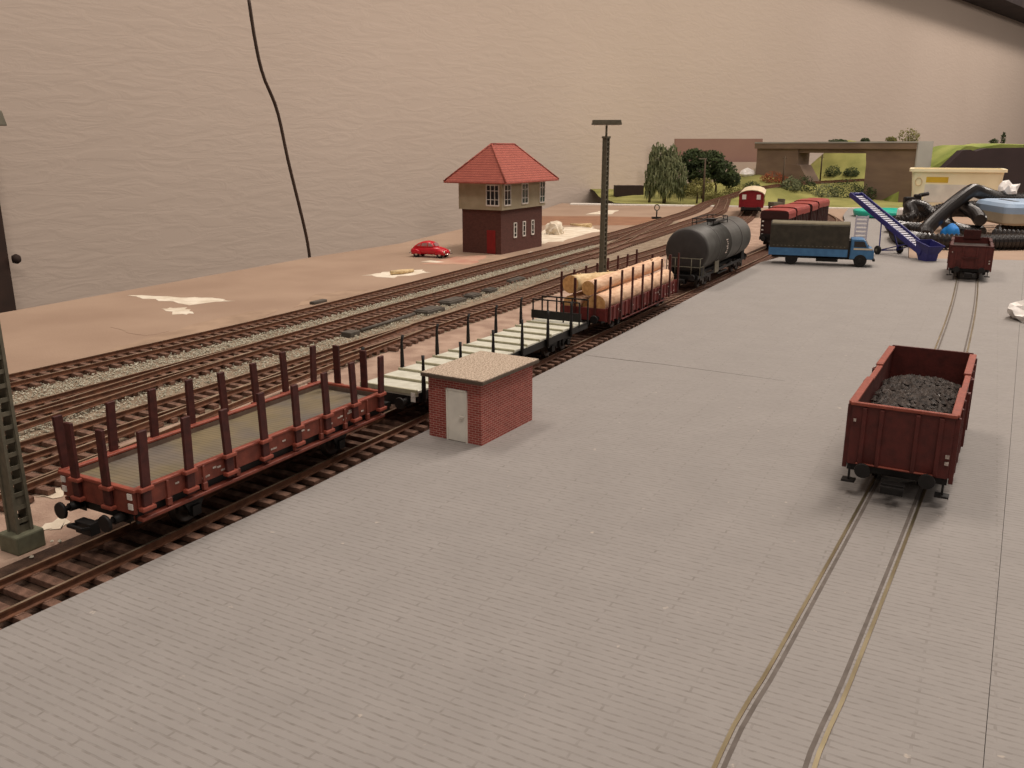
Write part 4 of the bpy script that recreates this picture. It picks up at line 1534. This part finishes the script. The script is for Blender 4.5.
lamp_mast('grey lattice lamp mast standing behind the log wagon', (8.6, 82.3, ZB), R(-42), 14.2, .6, True, .42, .38)
lamp_mast('grey lattice lamp mast on a concrete foot at the left picture edge', (-15.35, 24.95, ZB), R(-28), 12.85, .47, True, .43, .36, 'lattice lamp masts', 1.15)

# ------------------------------------------------------------------ small things on the boards
t = thing('point_lever', 'small black point lever with a ring beside the rearmost track', 'point lever', (25.2, 153.6, ZB), 0)
MB().box(-.8, .8, -.5, .5, 0, .35).build('base', 'black', t)
mb = MB().cyl((0, 0, .3), (0, 0, 1.5), .12, None, 8)
mb.build('post', 'black', t)
mb = MB().tube([(.42 * math.cos(k * math.pi / 8), 0, 1.95 + .5 * math.sin(k * math.pi / 8)) for k in range(17)], .1, 6)
mb.build('ring_target', 'mast', t)


def lump(name, label, cat, loc, sx, sy, sz, m, seed, rz=0, sub=4, jag=0.):
    rr = random.Random(seed)
    bm = bmesh.new()
    bmesh.ops.create_icosphere(bm, subdivisions=sub, radius=1)
    off = [Vector((rr.uniform(-1, 1), rr.uniform(-1, 1), rr.uniform(-.2, 1))).normalized() for _ in range(14)]
    for v in bm.verts:
        k = 1 + .16 * sum(max(0, v.co.normalized().dot(o_) - .75) * 4 for o_ in off[:7]) - .14 * sum(max(0, v.co.normalized().dot(o_) - .8) * 4 for o_ in off[7:])
        k *= 1 + rr.uniform(-jag, jag)
        v.co = Vector((v.co.x * sx * k, v.co.y * sy * k, max(0, v.co.z + .35) * sz * k))
    me = bpy.data.meshes.new(name)
    bm.to_mesh(me)
    bm.free()
    me.materials.append(M[m])
    o = bpy.data.objects.new(name, me)
    col.objects.link(o)
    o.location = loc
    o.rotation_euler = (0, 0, rz)
    return tag(o, label, cat)


lump('plaster_lump', 'lump of white plaster on the board right of the signal tower', 'plaster lump', (6.2, 126.5, ZB), 1.3, 1.2, 1.15, 'plaster', 5, 0, 3, .13)
o = MB().tube([(9.3, 139, ZB + .3), (10.6, 137.3, ZB + .34), (12.2, 135.8, ZB + .42)], [.16, .2, .34], 8).build('wood_stick', 'logpale')
tag(o, 'short pale stick lying beyond the plaster lump', 'stick')
o = MB().tube([(-11.9, 84.9, ZB + .25), (-11.0, 85.4, ZB + .27), (-9.9, 86.7, ZB + .22)], [.2, .22, .16], 8).build('wood_stick', 'logpale')
tag(o, 'short pale stick lying on the white plaster patch left of the car', 'stick')

for i, (x, y, lx, ly, rz, lab) in enumerate((
        (-6.25, 64.9, 2.4, 1.3, SYAW, 'largest grey slab between the tracks, nearest one'),
        (-4.8, 69.0, 2.6, 1.2, SYAW, 'grey slab just beyond the largest slab between the tracks'),
        (-3.3, 71.6, 1.6, 1.0, SYAW, 'third small grey slab in the line between the tracks'),
        (-1.95, 74.4, 1.5, .8, SYAW, 'small grey slab before the long one between the tracks'),
        (.1, 80.4, 2.9, 1.1, SYAW, 'long grey slab between the tracks in front of the tower side'),
        (2.9, 86.6, 1.3, .9, SYAW, 'dark block between the tracks close to the lamp mast'),
        (5.2, 91.6, 2.2, .8, SYAW, 'farthest dark slab between the tracks, left of the lamp mast'))):
    t = thing('ground_slab', lab, 'slab', (x, y, ZB + .03), rz, 'slabs between the tracks')
    MB().box(-lx / 2, lx / 2, -ly / 2, ly / 2, 0, .3).build('body', 'motor', t, .05)
    MB().box(-lx / 2 + .15, lx / 2 - .2, -ly / 2 + .12, ly / 2 - .12, .3, .36).build('lid', 'motor', t, .02)
o = MB().tube([(-10.2, 57.4, ZB + .2), (-8.9, 59.8, ZB + .25), (-7.2, 63.2, ZB + .25)], .12, 6).build('point_rod', 'motor')
tag(o, 'thin grey rod leading to the largest slab between the tracks', 'rod')
o = MB().box(-.5, .5, -.4, .4, 0, .35).build('ground_block', 'motor', None, .05)
o.location = (-10.7, 56.4, ZB + .03)
o.rotation_euler = (0, 0, SYAW)
tag(o, 'small dark block at the near end of the thin grey rod', 'block')
o = MB().box(-.8, .8, -.25, .25, 0, .22).build('ground_block', 'motor', None, .04)
o.location = (-15.6, 69.2, ZB)
o.rotation_euler = (0, 0, SYAW)
tag(o, 'small dark strip beside the rearmost track on the beige board', 'block')

# crumpled paper at the right
lump('crumpled_paper', 'crumpled white paper on the grey street at the right picture edge', 'paper', (36.9, 60.0, .0), 1.8, 1.6, 1.0, 'paper', 9, 0, 3, .22)
o = MB().box(-1.2, 1.2, -.25, .25, 0, .25).build('dark_strip', 'darkbox')
o.location = (36.4, 57.7, -.01)
tag(o, 'short dark strip in front of the crumpled paper', 'strip')

# hanging cable
pts = []
for px_, py_ in ((248, -6), (255, 40), (263, 75), (277, 110), (288, 160), (299, 205), (306, 235), (310, 262)):
    dx, dy = px_ - 512, py_ - 384
    D = Vector((dx, 868 * math.cos(R(15.3)) - dy * math.sin(R(15.3)), -868 * math.sin(R(15.3)) - dy * math.cos(R(15.3))))
    n_ = Vector((-.87, .49, 0)).normalized()
    k_ = (n_.dot(Vector((-23.6, 99.9, 0)))) / n_.dot(D)
    pts.append(Vector((0, 0, 11.72)) + D * k_)
pts.append(pts[-1] + Vector((0, 0, -8)))
o = MB().tube(spline(pts, 1.2), .18, 8).build('hanging_cable', 'cable')
tag(o, 'dark cable hanging down the wall behind the beige board', 'cable')

# ------------------------------------------------------------------ far table: tub, hoses, case, lid
def img(px_, py_, Y):
    dx, dy = px_ - 512, py_ - 384
    D = Vector((dx, 868 * math.cos(R(15.3)) - dy * math.sin(R(15.3)), -868 * math.sin(R(15.3)) - dy * math.cos(R(15.3))))
    return Vector((0, 0, 11.72)) + D * (Y / D.y)


t = thing('plastic_tub', 'cream plastic tub with a yellow label behind the black hoses', 'tub', (81.4, 163.5, -.05), R(-25))
rg = []
for z, hx, hy in ((0, 6.6, 4.5), (.3, 6.75, 4.7), (7.45, 7.4, 5.3)):
    ring = []
    for cx, cy, a0 in ((hx - .8, hy - .8, 0), (-hx + .8, hy - .8, 90), (-hx + .8, -hy + .8, 180), (hx - .8, -hy + .8, 270)):
        for k in range(5):
            a_ = R(a0 + k * 22.5)
            ring.append((cx + .8 * math.cos(a_), cy + .8 * math.sin(a_), z))
    rg.append(ring)
MB().loft(rg + [[(x * .96, y * .95, z) for x, y, z in rg[2]], [(x * .95, y * .95, .4) for x, y, z in rg[0]]], 0, False).build('body', 'tub', t)
rm = [[(x * 1.06, y * 1.06, 7.4) for x, y, z in rg[2]], [(x * 1.06, y * 1.06, 7.9) for x, y, z in rg[2]], [(x * .97, y * .97, 7.9) for x, y, z in rg[2]], [(x * .97, y * .97, 7.4) for x, y, z in rg[2]]]
MB().loft(rm + [rm[0]], 0, False, False).build('rim', 'tub', t)


def tubface(x0, x1, z0, z1, m, name):
    MB().add([(x, -(4.7 + (z - .3) / 7.6 * .6) - o_, z) for o_ in (.0, .05) for x, z in ((x0, z0), (x1, z0), (x1, z1), (x0, z1))], [(0, 1, 2, 3), (7, 6, 5, 4), (0, 4, 5, 1), (1, 5, 6, 2), (2, 6, 7, 3), (3, 7, 4, 0)]).build(name, m, t)


tubface(-4.9, -1.3, 5.5, 6.5, 'yellow', 'yellow_sticker')
tubface(-5.0, 4.6, 2.0, 5.2, 'labelwhite', 'white_sticker')
MB().tube([(-6.1 + .55 * math.cos(k * math.pi / 8), -5.23, 5.6 + .7 * math.sin(k * math.pi / 8)) for k in range(17)], .07, 6).build('moulded_ring', 'logpale', t)


def hose(label, pts, r=.95, pitch=.5):
    P_ = spline(pts, pitch / 2)
    rr = [r if i % 2 else r * .8 for i in range(len(P_))]
    o_ = MB().tube(P_, rr, 16, 0, False).build('corrugated_hose', 'hose')
    return tag(o_, label, 'hose', 'black corrugated hoses')


zt_ = -.05
hose('black corrugated hose arching up in front of the tub', [(51.4, 108.9, 1.0), (52.8, 111.7, 1.7), (58.4, 118, 3.9), (63.5, 123.6, 5.5), (65.6, 126, 5.7), (67.8, 127.4, 5.2), (71.5, 128.3, 4.4), (78, 129.5, 4.4)], .95)
hose('black corrugated hose lying along the front of the far table', [(53.4, 120, .9), (50.4, 115, .9), (48.4, 108.6, .9), (49.4, 104.4, .9), (54, 103, .9), (62, 103.5, .9), (72, 104.6, .9)], .95)
hose('black corrugated hose bundle under the arch, left side', [(55.6, 119, .9), (53.6, 122.6, .9), (54.6, 126, 1.0), (57.4, 126.5, 2.0), (58.3, 129.5, 3.3), (60.8, 131, 3.1), (63.6, 131.5, 1.2)], .9)
hose('black corrugated hose coil behind the silver case', [(61.2, 114.2, .9), (60.2, 118, .9), (60.8, 122.4, 1.1), (62, 126.2, 2.2), (64.6, 129.6, 2.6), (69, 131.6, 2.4), (76, 133, 2.2)], .9)
hose('black corrugated hose lying right under the silver case', [(60.6, 110.6, .9), (64, 108.2, .9), (69, 109, .9), (77, 110.4, .9)], .9)
hose('short black corrugated hose end under the middle of the case', [(64.6, 117, .9), (69.4, 116.6, .9), (77, 117.6, .9)], .85)
hose('black corrugated hose in the back of the heap, in front of the tub', [(57, 131.5, .9), (61, 133.8, 1.2), (66, 134.8, 2.6), (72, 135.6, 2.9), (79, 137, 2.8)], .9)
hose('short black corrugated hose bent over the heap below the arch', [(60.4, 113.6, 2.6), (61.9, 117.6, 3.0), (63.0, 121.4, 3.2), (64.2, 125.6, 3.5)], .85)
t = thing('silver_case', 'silver blue and beige plastic case lying on the hoses at the right edge', 'case', (69.4, 119.6, 1.75), R(-7))
pl = []


def rrect(hx, hy, r_, z, sx=0):
    q = []
    for cx, cy, a0 in ((hx - r_, hy - r_, 0), (-hx + r_, hy - r_, 90), (-hx + r_, -hy + r_, 180), (hx - r_, -hy + r_, 270)):
        for k in range(6):
            a_ = R(a0 + k * 18)
            q.append((cx + r_ * math.cos(a_) + sx, cy + r_ * math.sin(a_), z))
    return q


MB().loft([rrect(4.2, 5.4, 1.2, .0), rrect(4.5, 5.7, 1.3, .3), rrect(4.6, 5.8, 1.3, 1.5)], 0, False).build('lower_shell', 'casecream', t)
MB().loft([rrect(4.6, 5.8, 1.3, 1.5), rrect(4.6, 5.8, 1.3, 2.3), rrect(4.3, 5.5, 1.1, 2.75), rrect(3.5, 4.7, .7, 2.95)], 0, False).build('upper_shell', 'silver', t)
MB().box(-2.6, -2.0, -2.9, 2.4, 2.93, 2.99).build('grip_slot', 'black', t, .05)
lump('paper_tag', 'small crumpled white paper tag on the hose above the silver case', 'paper', (71.6, 128.4, 5.1), 1.3, .9, 1.2, 'paper', 21, 0, 2, .25)
lump('blue_bag', 'small bright blue plastic piece among the black hoses', 'plastic piece', (56.4, 112.6, zt_), 1.2, 1.2, 1.5, 'bluecloth', 23)
t = thing('black_clip', 'black clamp standing at the left corner of the tub', 'clamp', (62.4, 138.5, zt_), 0)
MB().box(-.9, .9, -.6, .6, 0, 2.6).box(-1.1, .5, -.5, .5, 2.6, 4.2).box(.4, 1.5, -.4, .4, 3.6, 4.6).build('body', 'black', t, .2)
MB().cyl((1.2, 0, 4.4), (2.6, 0, 4.7), .3, None, 10).build('screw', 'black', t)
o = MB().box(-1.6, 1.6, -1.4, 1.4, 0, 2.2).build('white_box', 'paper', None, .4, 3)
o.location = (64.2, 142.5, zt_)
tag(o, 'small white rounded box left of the cream tub', 'box')

t = thing('round_lid', 'flat turquoise round lid lying beyond the conveyor loader', 'lid', (65.5, 152.5, 0), 0)
MB().lathe([(.1, .85), (5.2, .85), (5.5, 1.15), (6.1, 1.15), (6.2, .95), (6.0, .25), (5.6, 0), (.1, 0)], (0, 0, 0), 48).build('disc', 'turq', t)
t = thing('pale_ladder', 'pale ladder shaped grille standing behind the truck cab', 'grille', (39.6, 99.6, 0), R(-15))
mb = MB()
for x in (-.62, .62):
    mb.box(x - .08, x + .08, -.1, .1, 0, 4.2)
for k in range(9):
    z = .4 + k * .45
    mb.box(-.62, .62, -.06, .06, z - .13, z + .13)
mb.build('frame', 'rung', t)

# ------------------------------------------------------------------ landscape module in the far corner
gr = []
rg_ = random.Random(5)
LX0, LX1, LY0, LY1, NX, NY = 22, 176, 176, 290, 78, 58


def track_z(x, y):
    best = min(faz, key=lambda p: (p.x - x) ** 2 + (p.y - y) ** 2)
    return best.z, math.hypot(best.x - x, best.y - y)


faz = [p for p in spline(TA, 3) if p.y > 168]


def ground(x, y):
    z = -.3 + .5 * math.sin(x * .11) * math.sin(y * .13 + 1)
    # embankment left of the curving track, rising to the bridge abutment
    z += 4.6 * math.exp(-((x - 67) / 15) ** 2 - ((y - 238) / 22) ** 2)
    z += 2.0 * math.exp(-((x - 40) / 14) ** 2 - ((y - 236) / 14) ** 2)
    # green slope seen through the bridge opening and the hill at the right
    z += 13.5 * math.exp(-((x - 99) / 12) ** 2 - ((y - 264) / 14) ** 2)
    tz, td = track_z(x, y)
    k = max(0, min(1, (td - 2.0) / 4.0))
    z = (tz - .5) * (1 - k) + z * k
    if y < 184:
        z = min(z, -.35)
    return z


gv = []
for i in range(NX + 1):
    for j in range(NY + 1):
        x = LX0 + (LX1 - LX0) * i / NX
        y = LY0 + (LY1 - LY0) * j / NY
        y0 = 194 - (x - 12) * .25 if x < 50 else (184.3 if x < 66 else 175.2)
        y = max(y, y0)
        gv.append((x, y, ground(x, y) + rg_.uniform(-.12, .12)))
mb = MB().add(gv, [(i * (NY + 1) + j, (i + 1) * (NY + 1) + j, (i + 1) * (NY + 1) + j + 1, i * (NY + 1) + j + 1) for i in range(NX) for j in range(NY)], 0, True)
gobj = struct(mb.build('terrain', 'grass'))
MB().prism([(12.5, 191), (51, 183), (80, 174.8), (80, 176), (52, 184.6), (13, 194.5)], -2.2, -.22).build('module_edge', 'white', gobj)
# fascia in front of the right hill: the module's black end panel
prof = [(87.5, -1), (91.0, 3), (95, 6.94), (98.8, 10.9), (100.3, 11.06), (101.6, 10.7), (103.8, 11.35), (112, 11.5), (170, 11.6), (170, -1)]
o = MB().prism(prof, 196.8, 199.5, 0, None, TXZ).build('black_end_panel', 'hillside', gobj)
hillp = [(84, -1), (88, 3.2), (92.8, 6.8), (97, 9.5), (100.4, 11.9), (101.5, 12.05), (103.7, 11.65), (108.2, 12.4), (114.4, 12.2), (170, 12.4), (170, -1)]
mb = MB()
rings = []
for yy, f_ in ((199.4, .985), (202, 1), (212, 1.0), (224, .9)):
    rings.append([(x, yy, z * f_) for x, z in hillp])
mb.loft(rings, 0, True).build('hill', 'grass2', gobj)

# bridge
t = thing('overpass_bridge', 'grey concrete overpass bridge across the far landscape', 'bridge', (0, 0, 0), 0)
BL, BR_ = Vector((64.7, 238)), Vector((88.5, 196))
bd = (BR_ - BL)
BLEN = bd.length
bang = math.atan2(bd.y, bd.x)
TBm = Matrix.Translation((BL.x, BL.y, 0)) @ Matrix.Rotation(bang, 4, 'Z')
# x along the bridge towards the right end, +y is away from the camera side
op0, op1 = 14.2, 34.9


def bpx(a0, a1, y0, y1, za, zb, m, name, par=t):
    o_ = MB().box(a0, a1, y0, y1, za, zb).build(name, m, par)
    o_.matrix_local = TBm
    return o_


bpx(0, op0, .3, 4.4, -1, 11.2, 'concrete', 'left_abutment')
mb = MB().prism([(op1, -1), (BLEN - .2, -1), (BLEN - .2, 11.2), (op1 - .3, 11.2), (op1 - .3, 9.9), (op1, 8)], .3, 4.4, 0, None, TXZ)
o = mb.build('right_abutment', 'concrete', t)
o.matrix_local = TBm
bpx(op0 - .5, op1 + .5, .5, 4.2, 10.2, 11.2, 'concrete', 'girder')
bpx(-.5, BLEN, -.2, 4.8, 11.2, 12.5, 'concrete', 'parapet')
bpx(-.5, BLEN + .1, -.3, 4.9, 12.5, 12.85, 'concrete2', 'coping')
bpx(BLEN - .2, BLEN + .15, -.2, 4.8, -1, 12.5, 'concrete2', 'end_face')
o = MB().prism([(op0 - 1.5, 7.4), (op0 + 1.0, 7.2), (op0 + 4.6, 2.8), (op0 + 4.6, 0), (op0 - 1.5, 0)], .1, 4.2, 0, None, TXZ).build('sloped_wing', 'concrete', t)
o.matrix_local = TBm

# boards behind the landscape
o = MB().box(48.2, 74, 266, 267.5, -3, 13.95).build('mauve_backboard', ['mauve'])
tag(o, 'plain mauve board standing behind the trees and the bridge', 'board')
o = MB().box(45, 74, 263, 264.5, -3, 7.3).build('grey_backboard', ['mauve2'])
tag(o, 'pale rose grey board in front of the mauve board', 'board')
o = MB().box(-3.5, 3.5, -2, 2, 0, 2.6).build('dark_box', 'darkbox')
o.location = (29.0, 221, -.2)
tag(o, 'dark low box behind the grass left of the willow', 'box')

# ------------------------------------------------------------------ trees and bushes


def plant(name, label, cat, loc, blobs, m, n, leaf, seed, trunk=None, droop=0., group=None):
    rr = random.Random(seed)
    t_ = thing(name, label, cat, loc, 0, group)
    mb_ = MB()
    tot = sum(b_[3] * b_[4] for b_ in blobs)
    for bx_, by_, bz_, rx_, rz_ in blobs:
        for _ in range(int(n * rx_ * rz_ / tot)):
            v_ = Vector((rr.gauss(0, 1), rr.gauss(0, 1), rr.gauss(0, 1))).normalized() * rr.uniform(.55, 1.03)
            c_ = Vector((bx_ + v_.x * rx_, by_ + v_.y * rx_, max(.05, bz_ + v_.z * rz_)))
            a_ = Vector((rr.uniform(-1, 1), rr.uniform(-1, 1), rr.uniform(-1, 1))).normalized() * leaf * rr.uniform(.6, 1.3)
            b2 = a_.orthogonal().normalized() * leaf * rr.uniform(.5, 1)
            dn = Vector((0, 0, -droop * leaf * rr.uniform(.5, 1.5)))
            mb_.add([c_ - a_ * .5, c_ + b2 * .5, c_ + a_ * .5 + dn, c_ - b2 * .5], [(0, 1, 2, 3)])
    mb_.build('foliage', m, t_)
    if trunk:
        mt = MB()
        for tx, ty, th, tr in trunk:
            mt.tube([(tx, ty, -.3), (tx + .1, ty, th * .5), (tx * .6, ty * .6, th)], [tr, tr * .8, tr * .35], 7)
        mt.build('trunk', 'trunk', t_)
    return t_


def gz(x, y):
    return ground(x, y)


p = img(664, 199, 199)
plant('willow_tree', 'tall drooping grey green willow left of the dark tree', 'tree', (p.x, p.y, -.3), [(-1.6, 0, 9.6, 2.2, 3.4), (1.4, .5, 9.2, 2.2, 3.4), (-2.2, -.3, 6, 2.3, 3.4), (0, .2, 7, 2.6, 3.6), (2.6, .3, 6.2, 2.4, 3.4), (-3.2, 0, 3.6, 1.3, 2.6), (3.8, .2, 3.4, 1.6, 2.4), (.4, -.6, 3.8, 2.2, 2.6)], 'leafm', 3400, .55, 1, [(0, 0, 10.5, .4), (-3.3, 0, 6, .3)], 2.2)
p = img(703, 186, 210)
plant('dark_tree', 'broad dark green tree right of the willow', 'tree', (p.x, p.y, -.3), [(-2.5, 0, 9, 3.2, 2.6), (1.5, .5, 8.6, 3.6, 2.6), (4.6, 0, 6.2, 3.2, 2.6), (-1.2, 0, 6, 3.4, 2.6), (6.6, .3, 4.6, 2.2, 1.9)], 'leafd', 5200, .72, 2, [(0, 0, 8, .45), (3, 0, 6, .3)], .2)
p = img(697, 197, 198)
plant('olive_bush', 'brownish olive bush in front of the dark tree', 'bush', (p.x, p.y, -.3), [(0, 0, 3.3, 2.4, 2.0), (2, 0, 3.6, 1.8, 1.8), (-1.6, .3, 2.8, 1.7, 1.6)], 'leafy', 1200, .42, 3, [(0, 0, 3, .22)], .3)
for k, (px_, py_, Y, r_, rz_, m_, lab) in enumerate((
        (716, 195, 206, 2.4, 1.4, 'leafy', 'low olive shrub right of the foot of the dark tree'),
        (738, 188, 216, 3.2, 1.4, 'leafy', 'spreading olive shrub along the far side of the curving track'),
        (752, 186, 218, 2.0, 1.5, 'leafd', 'small dark green shrub beside the curving track'),
        (774, 181, 227, 3.0, 1.7, 'leafr', 'rust brown bush below the left bridge abutment'),
        (790, 196, 205, 2.0, 1.9, 'leafm', 'green shrub behind the hooded wagons, leftmost'),
        (803, 194, 207, 2.6, 2.1, 'leafd', 'dark green shrub behind the hooded wagons'),
        (826, 193, 206, 2.8, 2.0, 'leafm', 'green shrub between the hooded wagons and the bridge wall'),
        (846, 193, 206, 3.4, 2.7, 'leafd', 'large dark green shrub against the right bridge wall'),
        (866, 193, 203, 2.2, 2.0, 'leafd', 'green shrub at the foot of the right bridge wall'),
        (852, 164, 250, 1.9, 1.5, 'leafd', 'dark shrub on the green slope seen under the bridge'),
        (834, 160, 252, 2.0, 1.9, 'leafd', 'dark shrub at the top of the slope under the bridge, left'),
        (828, 172, 246, 1.3, .9, 'leafd', 'tiny dark shrub low on the slope seen under the bridge'))):
    p = img(px_, py_, Y)
    z_ = gz(p.x, p.y)
    plant('shrub', lab, 'shrub', (p.x, p.y, z_ - .1), [(0, 0, rz_ * .7, r_, rz_), (r_ * .6, 0, rz_ * .5, r_ * .6, rz_ * .7), (-r_ * .6, .2, rz_ * .5, r_ * .6, rz_ * .7)], m_, 700, .4, 30 + k, None, .1, 'shrubs on the far landscape')
for k, (px_, Y, r_, rz_, m_, lab) in enumerate(((908, 204, 2.3, 1.6, 'leafy', 'round olive tree above the right end of the bridge'), (891, 212, 1.2, .7, 'leafy', 'small bush above the bridge, left of the round tree'), (865, 224, 1.1, .6, 'leafd', 'low dark bush above the middle of the bridge'), (838, 232, 2.4, .5, 'leafd', 'long low dark bush above the bridge opening'))):
    p = img(px_, 141, Y)
    plant('bridge_bush', lab, 'tree', (p.x, p.y, 12.6), [(0, 0, rz_, r_, rz_), (r_ * .5, 0, rz_ * .7, r_ * .6, rz_ * .7)], m_, 500, .4, 60 + k, [(0, 0, rz_, .12)])
for k, (px_, py_, Y, rx_, rz_, lab) in enumerate(((993, 147, 214, 1.0, .6, 'low dark shrub on top of the right hill'), (1002, 147, 214, .6, 1.5, 'tiny pointed conifer on top of the right hill'), (934, 163, 222, 1.6, 1.0, 'dark shrub at the left foot of the right hill'))):
    p = img(px_, py_, Y)
    z_ = 12.5 if k < 2 else p.z
    plant('hill_shrub', lab, 'shrub', (p.x, p.y, z_), [(0, 0, rz_ * .6, rx_, rz_), (0, 0, rz_ * 1.2, rx_ * .5, rz_ * .6)], 'leafd', 300, .35, 80 + k)
lump('white_rock', 'white tent shaped rock on the embankment left of the rust brown bush', 'rock', (img(747, 177, 238).x, 238, gz(img(747, 177, 238).x, 238) - .2), 1.7, 1.3, 1.5, 'paper', 31, 0, 2, .15)
for k, (px_, dy_) in enumerate(((756, 1.0), (760, -.6), (765, .4))):
    p = img(px_, 174, 240)
    lump('pale_rock', ('pale rock right beside the white tent shaped rock', 'pale rock in the middle of the rocky patch', 'pale rock at the right end of the rocky patch')[k], 'rock', (p.x, 240 + dy_, gz(p.x, 240 + dy_) - .15), 1.0, .9, 1.1, 'plaster', 40 + k)
for k, (px_, py_, Y, h_, lab) in enumerate(((703, 202, 190, 9.3, 'telegraph pole with a short lamp arm in front of the dark tree'), (782, 193, 206, 8.6, 'thin telegraph pole left of the bridge opening'), (820, 181, 228, 6.8, 'thin telegraph pole inside the bridge opening'))):
    p = img(px_, py_, Y)
    t = thing('telegraph_pole', lab, 'pole', (p.x, p.y, p.z - .2), 0, 'poles on the far landscape')
    MB().cyl((0, 0, 0), (0, 0, h_), .26 if k == 0 else .2, .16, 8).build('post', 'trunk', t)
    if k == 0:
        MB().bar((-1.4, 0, h_ - .1), (.3, 0, h_ - .1), .25).build('lamp_arm', 'mast', t)
    else:
        MB().bar((-.5, 0, h_ - .7), (.5, 0, h_ - .7), .12).build('cross_arm', 'trunk', t)
t = thing('buffer_stop', 'grey buffer stop and low ramp beyond the maroon coach', 'buffer stop', (img(771, 203, 172).x, 172, .0), R(20))
MB().box(0, 2.4, -.9, .9, .5, 1.3).box(2.2, 2.5, -1.0, 1.0, .5, 1.9).bar((.3, -.8, 0), (.3, -.8, 1), .3).bar((.3, .8, 0), (.3, .8, 1), .3).bar((2.3, -.8, 0), (2.3, -.8, 1), .3).bar((2.3, .8, 0), (2.3, .8, 1), .3).build('frame', 'mast', t)
